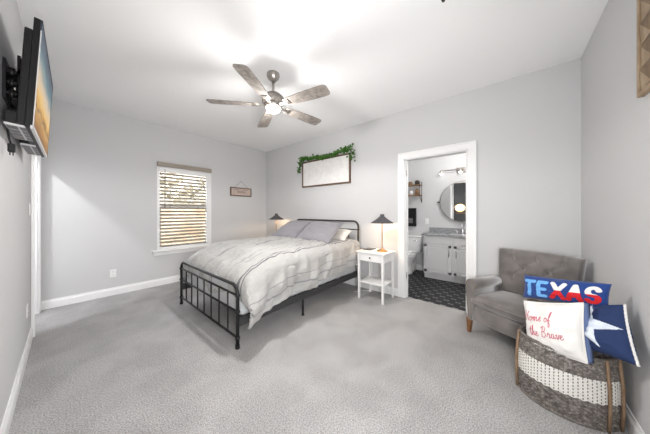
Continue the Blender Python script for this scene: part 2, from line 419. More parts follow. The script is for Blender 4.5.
outlet('light_switch', 'white switch plate on the bathroom wall above the granite backsplash', (BX, 1.32, 1.06), R(-90), 's')

# ------------------------------------------------------------------ ceiling fan
HX, HY = 1.439, 1.934
fan = thing('ceiling_fan', 'five blade ceiling fan with weathered grey blades and lit bowl light', 'ceiling fan', (HX, HY, 0))
b = MB(); b.lathe([(0, 2.74), (.066, 2.74), (.068, 2.715), (.055, 2.685), (.03, 2.66), (.022, 2.655), (0, 2.655)]); b.build('canopy', M['nickel'], fan)
b = MB(); b.tube([(0, 0, 2.66), (0, 0, 2.52)], .0125, 14); b.build('downrod', M['nickel'], fan)
b = MB(); b.lathe([(0, 2.545), (.03, 2.545), (.034, 2.53), (.08, 2.515), (.112, 2.485), (.118, 2.455), (.116, 2.43), (.10, 2.412), (.085, 2.40), (0, 2.40)]); b.build('motor_housing', M['blade'], fan)
b = MB(); b.lathe([(.084, 2.41), (.088, 2.402), (.088, 2.385), (.078, 2.378), (0, 2.378)]); b.build('light_fitter', M['nickel'], fan)
b = MB(); b.lathe([(.074, 2.38), (.078, 2.37), (.070, 2.348), (.045, 2.330), (0, 2.324)]); b.build('light_bowl', M['bowl'], fan)
for k in range(5):
    a = R(66 + 72*k); rot = Matrix.Rotation(a, 4, 'Z') @ Matrix.Translation((0, 0, 2.40)) @ Matrix.Rotation(R(-11), 4, 'X')
    bb = bmesh.new(); st = [(.15, .042), (.22, .052), (.35, .063), (.5, .069), (.60, .070), (.64, .066), (.655, .056), (.662, .040)]
    top = []
    for x, h in st: top.append((bb.verts.new((x, -h, .004)), bb.verts.new((x, h, .004)), bb.verts.new((x, -h, -.004)), bb.verts.new((x, h, -.004))))
    for p, q in zip(top, top[1:]):
        bb.faces.new((p[0], q[0], q[1], p[1])); bb.faces.new((p[2], p[3], q[3], q[2])); bb.faces.new((p[0], p[2], q[2], q[0])); bb.faces.new((p[1], q[1], q[3], p[3]))
    for p in (top[0], top[-1]): bb.faces.new((p[0], p[1], p[3], p[2]))
    m = MB(); m.merge(bb, rot); bo = m.build('blade', M['blade'], fan)
    m = MB(); bb = MB(); bb.box((.09, -.018, -.012), (.20, .018, -.004), .003); bb.box((.17, -.035, -.011), (.215, .035, -.004), .003); m.merge(bb.bm, rot); m.build('blade_bracket', M['nickel'], bo)
l_ = bpy.data.lights.new('fan_light', 'SPOT'); l_.energy = FAN_W; l_.color = (1, .98, .955); l_.shadow_soft_size = .07; l_.spot_size = R(172); l_.spot_blend = .25
o_ = bpy.data.objects.new('fan_light', l_); C.objects.link(o_); o_.location = (0, 0, 2.318); o_.parent = fan
point_light('fan_glow', (0, 0, 2.30), FAN_W*.34, (1, .98, .955), .07, fan)   # second, all-round light added at the bowl to brighten the ceiling

b = MB(); b.lathe([(0, 2.74), (.014, 2.74), (.013, 2.737), (.006, 2.735), (.006, 2.731), (.009, 2.730), (.009, 2.728), (0, 2.727)], (1.700, .345, 0)); tag(b.build('ceiling_fitting', M['bronze']), 'small dark metal fitting on the ceiling at the top edge of view', 'ceiling fitting')

# hall ceiling light
hl = thing('hall_light', 'small round white ceiling light in the hall beyond the left doorway', 'ceiling light', (-.88, 3.55, ZC))
b = MB(); b.lathe([(0, 0), (.09, 0), (.09, -.015), (0, -.015)]); b.build('mounting_plate', M['plastic'], hl)
b = MB(); b.lathe([(.08, -.015), (.075, -.04), (.045, -.06), (0, -.068)]); b.build('glass_dome', M['vbulb'], hl)
point_light('hall_lamp', (0, 0, -.12), HALL_W, (.97, .98, 1.0), .05, hl)

# ------------------------------------------------------------------ bed
def arc_frame(x, y0, y1, ztop, r=.09, z0=.0, n=8):
    p = [(x, y0, z0), (x, y0, ztop*.5)]
    for i in range(n+1): t = PI - i*PI/2/n; p.append((x, y0+r+r*math.cos(t), ztop-r+r*math.sin(t)))
    for i in range(n+1): t = PI/2 - i*PI/2/n; p.append((x, y1-r+r*math.cos(t), ztop-r+r*math.sin(t)))
    p += [(x, y1, ztop*.5), (x, y1, z0)]
    return p
BY_0, BY_1, FX, HXB = 1.905, 3.415, 1.02, 3.13
bed = thing('bed', 'black metal tube bed with arched footboard and headboard', 'bed', (FX, 2.66, 0))
bed.location = (0, 0, 0)
def bar(name, p, q, r, parent, n=10):
    b = MB(); b.tube([p, q], r, n); return b.build(name, M['black'], parent)
for (nm, x, zt, rails, sp) in (('footboard', FX, .575, (.485, .335, .095), True), ('headboard', HXB, 1.10, (.96, .50, .25), True)):
    b = MB(); b.tube(arc_frame(x, BY_0, BY_1, zt), .0155, 12)
    for y in (BY_0, BY_1):
        b.tube([(x, y, 0), (x, y, .03)], .020, 12)
        for z in rails: b.sphere((x, y, z), .023, 10)
    fr_ = b.build(nm, M['black'] if nm == 'footboard' else M['bronze'], bed)
    for z in rails: bar('crossbar', (x, BY_0, z), (x, BY_1, z), .0105, fr_)
    ns = 7
    for i in range(1, ns+1):
        y = BY_0 + (BY_1-BY_0)*i/(ns+1); bar('spindle', (x, y, rails[-1]), (x, y, rails[0]), .0075, fr_, 8)
for y in (BY_0+.005, BY_1-.005):
    b = MB(); b.box((FX, y-.014, .195), (HXB, y+.014, .275), .004); b.build('side_rail', mat('dark_grey_metal', (.045, .045, .047), .5, metal=.2), bed)
b = MB()
for i in range(12): x = FX+.12 + i*.175; b.box((x, BY_0+.02, .250), (x+.05, BY_1-.02, .264))
b.build('slats', M['black'], bed)
b = MB(); b.box((1.55, 2.64, .205), (HXB, 2.68, .249)); b.build('centre_beam', M['black'], bed)
for x in (1.86, 2.62):
    for y in ((BY_0+.005, 2.66, BY_1-.005) if x < 2 else (2.66,)):
        b = MB(); b.tube([(x, y, .2), (x, y, .012)], .012, 10); b.tube([(x, y, .014), (x, y, 0)], .018, 10); b.build('leg', M['black'], bed)
b = MB(); b.box((1.06, 1.915, .265), (3.08, 3.405, .565), .045, 3); tag(b.build('mattress', M['mattress']), 'pale grey mattress on the black bed frame under the striped duvet', 'mattress')

# duvet -------------------------------------------------------------
def stripe_mat():
    m = bpy.data.materials.new('striped_duvet_cotton'); m.use_nodes = True
    nt = m.node_tree; b_ = nt.nodes['Principled BSDF']; b_.inputs['Roughness'].default_value = .9; b_.inputs['Sheen Weight'].default_value = .2
    uv = nt.nodes.new('ShaderNodeUVMap'); sx = nt.nodes.new('ShaderNodeSeparateXYZ'); nt.links.new(uv.outputs[0], sx.inputs[0])
    r = nt.nodes.new('ShaderNodeValToRGB'); cr = r.color_ramp; cr.interpolation = 'CONSTANT'
    W_, G_, D_ = (.41, .403, .392, 1), (.25, .25, .26, 1), (.13, .13, .14, 1)
    L_ = (.32, .317, .314, 1)
    # widths across the cover, from the near hem (0) to the far hem (1)
    st = [(.045, .006, G_), (.090, .004, G_), (.205, .007, D_), (.225, .007, D_), (.30, .004, G_), (.335, .010, L_), (.42, .004, G_), (.455, .005, G_), (.47, .004, G_), (.56, .006, D_), (.578, .006, D_), (.68, .004, G_), (.74, .004, G_), (.84, .006, D_)]
    cr.elements[0].position = 0; cr.elements[0].color = W_; cr.elements[1].position = .999; cr.elements[1].color = W_
    for p, wd, c in st:
        e = cr.elements.new(p); e.color = c
        e = cr.elements.new(p+wd); e.color = W_
    nt.links.new(sx.outputs[1], r.inputs[0]); nt.links.new(r.outputs[0], b_.inputs['Base Color'])
    tc = nt.nodes.new('ShaderNodeTexCoord'); n = nt.nodes.new('ShaderNodeTexNoise'); n.inputs['Scale'].default_value = 16; n.inputs['Detail'].default_value = 5; n.inputs['Distortion'].default_value = 1.2
    nt.links.new(tc.outputs['Object'], n.inputs['Vector']); bp = nt.nodes.new('ShaderNodeBump'); bp.inputs['Strength'].default_value = .45; bp.inputs['Distance'].default_value = .03
    nt.links.new(n.outputs['Fac'], bp.inputs['Height']); nt.links.new(bp.outputs['Normal'], b_.inputs['Normal'])
    return m
def sstep(a, b_, x):
    t = max(0, min(1, (x-a)/(b_-a))); return t*t*(3-2*t)
def duvet():
    NA, NB = 150, 190
    x0, x1, ya, yb = 1.075, 3.02, 1.845, 3.47      # outer faces of the drape
    rnd = .13
    me_v = []; uvs = []
    def ztop(x, y):
        z = .625 + .150*sstep(1.02, 1.55, x) + .02*sstep(1.6, 2.6, x)
        return z
    for i in range(NA+1):
        for j in range(NB+1):
            sa = i/NA; sb = j/NB
            # arc coordinates: drop at the foot, then along the bed
            near_drop = .47; far_drop = .42; foot_drop = .20 + .05*math.sin(sb*17)
            wtop = yb-ya
            qb = -near_drop + sb*(wtop+near_drop+far_drop)
            qa = -foot_drop + sa*((x1-x0)+foot_drop)
            def fold(q):         # q<0 hanging; returns (inset from edge, drop)
                L_ = rnd*PI/2
                s = q + L_*.5
                if s <= 0: return 0.0, -s + rnd
                if s >= L_: return s - L_ + rnd, 0.0
                t = s/rnd; return rnd*(1-math.cos(t)), rnd*(1-math.sin(t))
            ix, dx = fold(qa)
            if qb < wtop/2: iy, dy = fold(qb); y = ya+iy
            else: iy, dy = fold(wtop-qb); y = yb-iy
            x = x0+ix
            zt = ztop(x, y)
            hem = .225 + .105*sstep(1.05, 1.55, x) + .115*sstep(1.5, 3.0, x)
            dmax = zt - hem
            dy2 = dy*(dmax/(near_drop+rnd*.2)) if dy > 0 else 0
            d = (dx**3 + dy2**3)**(1/3)
            p = Vector((x, y, zt-d))
            # wrinkles: long soft folds plus crumples, stronger on the hanging parts
            hang = min(1, d/.25)
            n1 = noise.noise(Vector((x*2.3+y*1.2, y*2.6, 3.1)))
            n2 = noise.noise(Vector((x*6+y*4.0, y*7-x*3, 9.2)))
            n3 = 1-abs(noise.noise(Vector((x*5+2*z_off(d), y*3.2+d*2.0, 1.7))))*2
            n4 = 1-abs(noise.noise(Vector((x*9.5-y*7, y*6+x*3, d*4+5.0))))*2
            n5 = 1-abs(noise.noise(Vector((x*17+y*6, y*9-x*4, d*7+8.0))))*2
            amp = .022*n1 + .012*n2 + (.019+.012*hang)*(n3-.3) + (.009+.010*hang)*(n4-.4) + .0015*(n5-.4)
            footness = 1-sstep(1.1, 1.75, x)
            amp += footness*(.018*math.sin(y*21 + 3*n1*2) * (.35+.65*hang))
            side = hang*(.020*math.sin(x*13 + 2.5*n1 + d*3))
            p.z += amp*(1-.7*hang) + (.012*math.sin(x*9+2*n1))*(1 if dy > .15 else 0)
            if dy > 0:
                s = -1 if qb < wtop/2 else 1
                p.y += s*(hang*amp*2.0 + side*.6 + .028*math.sin(min(1, d/.4)*PI)*hang)
            if dx > 0: p.x -= hang*amp*1.1 * min(1, dx/.1)
            if p.x < 1.06: p.x = 1.06 + (p.x-1.06)*.12
            me_v.append(p); uvs.append((sa, sb))
    me = bpy.data.meshes.new('duvet')
    faces = []
    for i in range(NA):
        for j in range(NB):
            a = i*(NB+1)+j; faces.append((a, a+1, a+NB+2, a+NB+1))
    me.from_pydata([tuple(v) for v in me_v], [], faces)
    ul = me.uv_layers.new(name='UVMap')
    for lp in me.loops: ul.data[lp.index].uv = uvs[lp.vertex_index]
    for p in me.polygons: p.use_smooth = True
    me.materials.append(stripe_mat())
    o = bpy.data.objects.new('duvet', me); C.objects.link(o)
    sm = o.modifiers.new('thick', 'SOLIDIFY'); sm.thickness = .018; sm.offset = -1
    return o
def z_off(d): return d
tag(duvet(), 'rumpled white duvet with thin grey stripes spread over the bed', 'duvet')

# pillows -------------------------------------------------------------
def pillow_fn(TL, TR, BR, BL, th, wr=.006, seed=0, pinch=.05, back=None):
    TL, TR, BR, BL = map(Vector, (TL, TR, BR, BL))
    N = ((TR-TL)+(BR-BL)).cross((TL-BL)+(TR-BR)).normalized()
    def f(u, v, side=1, off=0):
        # u: -1 left..1 right, v: -1 bottom..1 top
        uu = u*(1-pinch*(1-v*v)*u*u); vv = v*(1-pinch*(1-u*u)*v*v)
        s, t = (uu+1)/2, (vv+1)/2
        p = (BL*(1-s)+BR*s)*(1-t) + (TL*(1-s)+TR*s)*t
        e = max(0, (1-u*u)*(1-v*v))
        h = th*.5*e**.5
        n = noise.noise(Vector((u*2.2+seed, v*2.2, seed*1.7)))*wr*2 + noise.noise(Vector((u*5+seed, v*5, 4)))*wr
        return p + N*side*(h + n*min(1, e*3) + off)
    return f, N
def pillow_mesh(f, nu=40, nv=40, mats=None, name='pillow_body', parent=None, sides=True):
    b = MB(); grids = []
    for side in (1, -1):
        b.mi = 0 if side == 1 else (1 if isinstance(mats, list) and len(mats) > 1 else 0)
        g_ = [[None]*(nv+1) for _ in range(nu+1)]
        for i in range(nu+1):
            for j in range(nv+1):
                edge = i in (0, nu) or j in (0, nv)
                if side == -1 and edge: g_[i][j] = grids[0][i][j]; continue
                g_[i][j] = b.bm.verts.new(f(-1+2*i/nu, -1+2*j/nv, side))
        grids.append(g_)
        for i in range(nu):
            for j in range(nv):
                q = (g_[i][j], g_[i+1][j], g_[i+1][j+1], g_[i][j+1])
                fc = b.bm.faces.new(q if side == 1 else q[::-1]); fc.smooth = True; fc.material_index = b.mi
    return b.build(name, mats, parent, recalc=False)
def boundary(f, n=24):
    q = []
    for i in range(n): q.append(f(-1+2*i/n, -1))
    for i in range(n): q.append(f(1, -1+2*i/n))
    for i in range(n): q.append(f(1-2*i/n, 1))
    for i in range(n): q.append(f(-1, 1-2*i/n))
    return q
def simple_pillow(name, label, corners, th, m, group=None, seed=0, piping=None):
    f, N = pillow_fn(*corners, th, seed=seed)
    t = thing(name, label, 'pillow', (0, 0, 0), 0, group)
    pillow_mesh(f, 32, 28, m, 'pillow_case', t)
    if piping: b = MB(); b.tube(boundary(f), .0045, 6, closed=True); b.build('piping', piping, t)
    return t
simple_pillow('bed_pillow', 'cream pillow behind the grey pillow on the nightstand side of the bed', ((3.09, 2.62, .96), (3.09, 1.99, .95), (2.80, 1.95, .81), (2.80, 2.60, .81)), .12, M['cream'], 'bed pillows', 3)
simple_pillow('bed_pillow', 'grey lavender pillow leaning on the headboard, the one nearer the window', ((2.97, 3.40, 1.075), (2.97, 2.78, 1.075), (2.47, 2.74, .80), (2.47, 3.44, .79)), .19, M['greypillow'], 'bed pillows', 1, M['greypillow'])
simple_pillow('bed_pillow', 'grey lavender pillow leaning on the headboard, the one nearer the white nightstand', ((2.93, 2.76, 1.085), (2.88, 2.05, 1.055), (2.43, 1.97, .80), (2.43, 2.70, .80)), .20, M['greypillow'], 'bed pillows', 2, M['greypillow'])

# ------------------------------------------------------------------ nightstands and lamps
def nightstand(label):
    t = thing('nightstand', label, 'nightstand', (2.935, 1.485, 0), 0, 'white nightstands')
    # local: front faces -x
    b = MB(); b.box((-.20, -.225, .668), (.20, .225, .69), .004); b.build('table_top', M['white'], t)
    for x in (-.165, .165):
        for y in (-.185, .185):
            bb = bmesh.new(); bmesh.ops.create_cube(bb, size=1)
            for v in bb.verts:
                k = .0175 if v.co.z > 0 else .0125
                v.co = Vector((x + (k if v.co.x > 0 else -k), y + (k if v.co.y > 0 else -k), .668 if v.co.z > 0 else 0))
            m = MB(); m.merge(bb); m.build('leg', M['white'], t)
    b = MB(); b.box((-.15, -.19, .55), (.165, -.178, .668)); b.box((-.15, .178, .55), (.165, .19, .668)); b.box((.16, -.17, .55), (.172, .17, .668)); b.build('apron', M['white'], t)
    b = MB(); b.box((-.178, -.165, .555), (-.160, .165, .662), .003); b.box((-.16, -.15, .565), (.12, .15, .57)); d = b.build('drawer', M['white'], t)
    b = MB(); b.tube([(-.178, 0, .61), (-.19, 0, .61)], .005, 8); b.sphere((-.195, 0, .61), .011, 10); b.build('knob', M['bronze'], d)
    b = MB(); b.box((-.17, -.19, .235), (.17, .19, .25), .003); b.build('shelf', M['white'], t)
    return t
ns = nightstand('small white nightstand with drawer and shelf between bed and bathroom door')
dup(ns, (2.935, 3.84, 0), 0, 'white nightstand on the window side, mostly hidden behind the bed')
def table_lamp(label):
    t = thing('table_lamp', label, 'lamp', (2.93, 1.385, .69), 0, 'bedside lamps')
    b = MB(); b.lathe([(0, 0), (.078, 0), (.080, .006), (.074, .014), (.05, .022), (.02, .030), (.010, .045), (0, .045)], n=26); b.build('base', M['brass'], t)
    b = MB(); b.tube([(0, 0, .04), (0, 0, .43)], .0065, 10); b.lathe([(0, .40), (.014, .40), (.016, .42), (.014, .455), (0, .455)], n=12); b.build('stem', M['brass'], t)
    b = MB(); b.lathe([(.158, .405), (.160, .409), (.090, .455), (.045, .49), (.030, .505), (.030, .530), (.026, .532), (.026, .505), (.04, .487), (.085, .452), (.156, .405), (.158, .405)], n=30); b.lathe([(0, .515), (.027, .515)], n=20); b.build('lamp_shade', M['shade'], t)
    b = MB(); b.sphere((0, 0, .455), .022, 10); b.build('bulb', M['bulb'], t)
    point_light('lamp_bulb', (0, 0, .425), LAMP_W, (1, .70, .42), .02, t)
    return t
lp = table_lamp('dark grey cone shade lamp with brass base on the white nightstand by the door')
dup(lp, (2.93, 3.83, .69), 0, 'dark cone shade lamp beyond the grey pillows in the room corner')
ph = thing('tablet', 'thin dark tablet lying on the white nightstand beside the lamp', 'tablet', (2.97, 1.61, .69))
b = MB(); b.box((-.09, -.065, 0), (.09, .065, .009), .003); b.build('case', M['blackplastic'], ph)
b = MB(); b.box((-.082, -.057, .009), (.082, .057, .0095)); b.build('screen', mat('dark_glass', (.02, .02, .022), .1), ph)
b = MB(); b.tube([(3.05, 1.36, .69+.008), (3.10, 1.40, .70), (3.125, 1.45, .60), (3.14, 1.50, .35), (3.15, 1.56, .12), (3.13, 1.62, .01), (3.0, 1.80, .008), (2.9, 1.84, .008)], .0035, 6); tag(b.build('lamp_cord', M['plastic']), 'thin white cord running down behind the nightstand', 'cord')

# ------------------------------------------------------------------ signs
sg = thing('wall_sign', 'large whitewashed wall sign in a brown wood frame above the bed', 'sign', (XB, 2.68, 2.02))
SY0, SY1, SZ0, SZ1 = -.595, .595, -.262, .262
b = MB(); b.box((-.02, SY0+.02, SZ0+.02), (-.004, SY1-.02, SZ1-.02)); b.build('board', M['signface'], sg)
b = MB(); t_ = .028
b.box((-.032, SY0, SZ0), (0, SY0+t_, SZ1), .002); b.box((-.032, SY1-t_, SZ0), (0, SY1, SZ1), .002); b.box((-.032, SY0+t_, SZ0), (0, SY1-t_, SZ0+t_), .002); b.box((-.032, SY0+t_, SZ1-t_), (0, SY1-t_, SZ1), .002)
b.build('frame', M['signwood'], sg)

ga = thing('leaf_garland', 'green leaf garland draped along the top of the large wall sign', 'garland', (XB, 2.68, 2.282))
pts = []
for i in range(34):
    t = i/33; y = .66 - t*1.34
    z = .025 + .025*math.sin(t*9) + .02*noise.noise(Vector((t*6, 0, 0)))
    if y > .60: z -= (y-.60)*2.2
    if y < -.60: z -= (-y-.60)*1.2
    pts.append(Vector((-.045, y, z)))
pts = [Vector((-.045, .66, -.22))] + pts
b = MB(); b.tube(pts, .006, 6); b.build('vine', M['twig'], ga)
b = MB()
for k in range(620):
    t = random.random()*(len(pts)-1); i = int(t); p = pts[i].lerp(pts[i+1], t-i)
    end = abs(p.y) > .55
    sp = .014 if not end else .03
    p = p + Vector((random.uniform(-.03, .03), random.uniform(-.03, .03), random.gauss(.006, sp)))
    if p.y < -.57: p.z += random.uniform(-.12, .07)
    p.x = min(p.x, -.012)
    d = Vector((random.uniform(-.6, .1), random.uniform(-1, 1), random.uniform(-.35, .55))).normalized()
    n = Vector((-1, random.uniform(-.6, .6), random.uniform(-.2, .9))).normalized(); s = d.cross(n).normalized()
    L_ = random.uniform(.035, .06); w_ = L_*.34; up = n*.006
    q = [p, p+d*L_*.35+s*w_+up, p+d*L_*.75+s*w_*.7, p+d*L_, p+d*L_*.75-s*w_*.7, p+d*L_*.35-s*w_+up]
    for v in q: v.x = min(v.x, -.004 if (v.z > .004 or abs(v.y) > .6) else -.036)
    f = b.poly([q[0], q[1], q[2], q[3]]); b.poly([q[0], q[3], q[4], q[5]])
b.build('leaves', M['leaf'], ga)

ss = thing('small_sign', 'small wood framed sign hanging from a cord between window and corner', 'sign', (2.525, YW, 1.70))
b = MB(); b.box((-.235, -.014, -.078), (.235, -.004, .078)); b.build('board', mat('pale_tan_board', (.56, .45, .39), .7, var=.1, vscale=9), ss)
b = MB(); t_ = .02
b.box((-.25, -.022, -.095), (-.25+t_, 0, .095)); b.box((.25-t_, -.022, -.095), (.25, 0, .095)); b.box((-.23, -.022, -.095), (.23, 0, -.075)); b.box((-.23, -.022, .075), (.23, 0, .095)); b.build('frame', M['signwood'], ss)
b = MB(); b.tube([(-.16, -.008, .095), (0, -.010, .235), (.16, -.008, .095)], .0025, 6); b.sphere((0, -.008, .237), .007, 8); b.build('hanging_cord', M['twig'], ss)
b = MB(); random.seed(4)
x = -.09
for k in range(6):
    wv = .026; b.box((x, -.0155, -.030), (x+.005, -.014, .020)); b.box((x+wv-.008, -.0155, -.030), (x+wv-.003, -.014, .020)); b.box((x, -.0155, (.012, -.006, -.028)[k % 3]), (x+wv-.004, -.014, (.012, -.006, -.028)[k % 3]+.006)); x += wv+.006
b.box((-.16, -.0155, .042), (-.02, -.014, .048)); b.box((.03, -.0155, .042), (.17, -.014, .048))
b.build('lettering', mat('brown_ink', (.20, .13, .11), .8), ss)

# ------------------------------------------------------------------ television on its mount
tv = thing('television', 'flat screen television showing a golden sunset, tilted on a wall mount', 'television', (0, 0, 0))
a_ = Vector((-.080, 1.95, 2.305)); b_ = Vector((-.110, 1.95, 1.705)); c_ = Vector((-.067, 2.93, 2.305))
yv = (c_-a_).normalized(); zv = (a_-b_).normalized(); xv = yv.cross(zv).normalized(); zv = xv.cross(yv)
tvm = Matrix(((xv.x, yv.x, zv.x, b_.x), (xv.y, yv.y, zv.y, b_.y), (xv.z, yv.z, zv.z, b_.z), (0, 0, 0, 1)))   # local: x out of screen, y along, z up from bottom edge
tv.matrix_world = tvm
TW, TH = .98, .60
b = MB(); b.box((-.028, 0, 0), (-.004, TW, TH), .003); b.build('panel', M['blackplastic'], tv)
b = MB(); b.box((-.010, -.001, -.004), (0.001, TW, .014)); b.box((-.003, -.001, 0), (.001, .005, TH-.06)); b.build('bezel', M['silver'], tv)
b = MB(); b.box((-.012, TW-.010, 0), (.0015, TW+.001, TH)); b.box((-.012, .007, TH-.010), (.0015, TW, TH+.001)); b.build('screen_edge', M['blackplastic'], tv)
b = MB(); b.prism([(-.028, .02), (-.028, TH-.06), (-.062, TH-.10), (-.068, .06), (-.060, .02)], 1, .02, TW-.02) if False else b.box((-.055, .0, .012), (-.027, TW-.01, TH-.07), .006); b.build('rear_housing', M['blackplastic'], tv)
def screen_mat():
    m = bpy.data.materials.new('sunset_screen'); m.use_nodes = True; nt = m.node_tree; p = nt.nodes['Principled BSDF']
    p.inputs['Base Color'].default_value = (.01, .01, .01, 1); p.inputs['Roughness'].default_value = .4; p.inputs['Specular IOR Level'].default_value = .15
    tc = nt.nodes.new('ShaderNodeTexCoord'); sp = nt.nodes.new('ShaderNodeSeparateXYZ'); nt.links.new(tc.outputs['Generated'], sp.inputs[0])
    n = nt.nodes.new('ShaderNodeTexNoise'); n.inputs['Scale'].default_value = 4; n.inputs['Detail'].default_value = 5; mp = nt.nodes.new('ShaderNodeMapping'); mp.inputs['Scale'].default_value = (1, 1.4, 3)
    nt.links.new(tc.outputs['Generated'], mp.inputs[0]); nt.links.new(mp.outputs[0], n.inputs['Vector'])
    ad = nt.nodes.new('ShaderNodeMath'); ad.operation = 'MULTIPLY_ADD'; ad.inputs[1].default_value = .30; nt.links.new(n.outputs['Fac'], ad.inputs[0])
    sb = nt.nodes.new('ShaderNodeMath'); sb.operation = 'SUBTRACT'; sb.inputs[1].default_value = .15; nt.links.new(sp.outputs[2], sb.inputs[0]); nt.links.new(sb.outputs[0], ad.inputs[2])
    r = nt.nodes.new('ShaderNodeValToRGB'); cr = r.color_ramp
    cr.elements[0].position = 0; cr.elements[0].color = (.30, .13, .03, 1); cr.elements[1].position = 1; cr.elements[1].color = (.03, .05, .09, 1)
    for po, co in ((.14, (.55, .27, .06)), (.20, (.75, .45, .15)), (.235, (.09, .05, .03)), (.26, (.7, .35, .06)), (.38, (.95, .62, .22)), (.50, (.80, .62, .42)), (.62, (.42, .42, .38)), (.74, (.12, .25, .29)), (.86, (.10, .13, .18))):
        e = cr.elements.new(po); e.color = (*co, 1)
    nt.links.new(ad.outputs[0], r.inputs[0]); nt.links.new(r.outputs[0], p.inputs['Emission Color']); p.inputs['Emission Strength'].default_value = .36
    return m
b = MB(); b.box((-.004, .007, .014), (.0005, TW-.010, TH-.010)); b.build('screen', screen_mat(), tv)
for (y0, y1) in ((.03, .40), (.56, .95)):
    b = MB(); b.box((-.098, y0, .012), (-.027, y1, .078), .008); sh = b.build('speaker_housing', M['blackplastic'], tv)
    b = MB(); b.mi = 0; b.box((-.095, y0+.006, .002), (-.004, y1-.006, .013), .002); b.mi = 1
    for k in range(4):
        yy = y0 + .02 + k*(y1-y0-.03)/4
        for q in range(2): b.box((-.090+q*.042, yy, .0005), (-.056+q*.042, yy+(y1-y0)/4-.022, .0025))
    b.build('speaker_grille', [M['silver'], mat('grille_grey', (.16, .16, .165), .5)], sh)
b = MB(); mnt = thing('tv_mount', 'black folding steel wall mount holding the television', 'wall mount', (XL, 2.30, 1.98))
b = MB(); b.box((0, -.20, -.10), (.012, .20, .12), .002); b.build('wall_plate', M['black'], mnt)
b = MB()
for z in (-.06, .0, .06):
    b.box((.012, -.18, z-.008), (.046, .12, z+.008), .002)
    b.tube([(.028, -.17, z-.02), (.028, -.17, z+.02)], .013, 10)
b.build('swing_arm', M['black'], mnt)
for y in (-.13, .05):
    b = MB(); b.tube([(.034, y, -.075), (.034, y, .075)], .009, 10); b.build('pivot_pin', M['nickel'], mnt)
b = MB(); b.box((.044, -.16, -.20), (.056, -.12, .17), .002); b.box((.044, .12, -.20), (.056, .16, .17), .002); b.box((.044, -.16, .06), (.056, .16, .09), .002); b.build('bracket', M['black'], mnt)
b = MB(); b.box((.056, -.13, -.16), (.062, -.02, .05), .002); b.build('label_plate', M['plastic'], mnt)
cb = thing('power_cable', 'black power cable with plug hanging below the television on the wall', 'cable', (0, 0, 0))
b = MB(); b.tube([(-.195, 2.14, 1.92), (-.203, 2.12, 1.82), (-.205, 2.10, 1.72), (-.198, 2.10, 1.66), (-.192, 2.10, 1.63)], .004, 8); b.build('cord', M['blackplastic'], cb)
b = MB(); b.box((-.203, 2.085, 1.585), (-.178, 2.115, 1.632), .005); b.tube([(-.195, 2.094, 1.585), (-.195, 2.094, 1.568)], .0025, 6); b.tube([(-.186, 2.106, 1.585), (-.186, 2.106, 1.568)], .0025, 6); b.build('plug', M['blackplastic'], cb)

# ------------------------------------------------------------------ wood mosaic on the right wall
art = thing('wood_wall_art', 'framed mosaic of faceted oak blocks hanging high on the right wall', 'wall art', (0, YR, 0))
AX0, AX1, AZ0, AZ1 = 1.16, 1.925, 1.850, 2.60
b = MB(); b.box((AX0+.01, .002, AZ0+.01), (AX1-.01, .014, AZ1-.01)); b.build('backing', M['artdark'], art)
b = MB(); t_ = .022
b.box((AX0, 0, AZ0), (AX0+t_,   .024, AZ1), .002); b.box((AX1-t_, 0, AZ0), (AX1,   .024, AZ1), .002); b.box((AX0+t_, 0, AZ0), (AX1-t_,   .024, AZ0+t_), .002); b.box((AX0+t_, 0, AZ1-t_), (AX1-t_,   .024, AZ1), .002); b.build('frame', M['artlight'], art)
b = MB(); nx, nz_ = 6, 6; x0, x1, z0, z1 = AX0+.024, AX1-.024, AZ0+.024, AZ1-.024
for i in range(nx):
    for j in range(nz_):
        xa, xb = x0+(x1-x0)*i/nx+.002, x0+(x1-x0)*(i+1)/nx-.002; za, zb = z0+(z1-z0)*j/nz_+.002, z0+(z1-z0)*(j+1)/nz_-.002
        hA = .026 if (i+j) % 2 else .021
        A, B, Cc, D = (xa, .014, za), (xb, .014, za), (xb, .014, zb), (xa, .014, zb)
        A2, C2 = (xa+.010, hA-.008, za+.010), (xb-.016, hA, zb-.012)
        E1, E2 = (xb, .016, za), (xa, .016, zb)
        b.mi = 0; b.poly([A2, E1, C2]); b.mi = 1; b.poly([A2, C2, E2]); b.mi = 2  # light and shade of the facets put into the oak tones
        b.poly([A, B, E1, A2]); b.poly([B, Cc, C2, E1]); b.poly([Cc, D, E2, C2]); b.poly([D, A, A2, E2])
b.build('wood_blocks', [M['artlight'], M['artshade'], M['artdark']], art)

# ------------------------------------------------------------------ armchair
ch = thing('armchair', 'grey velvet button tufted armchair with rolled arms in the room corner', 'armchair', (2.785, -.075, 0), R(241))
HW0, HW1, FY, BK = -.375, .355, -.275, .20    # local x: viewer's left..right, -y front
def soft(b, lo, hi, bev): return b.box(lo, hi, bev, 4)
b = MB(); soft(b, (HW0+.05, FY+.02, .145), (HW1-.05, BK+.06, .30), .02); b.build('seat_base', M['velvet'], ch, smooth=True)
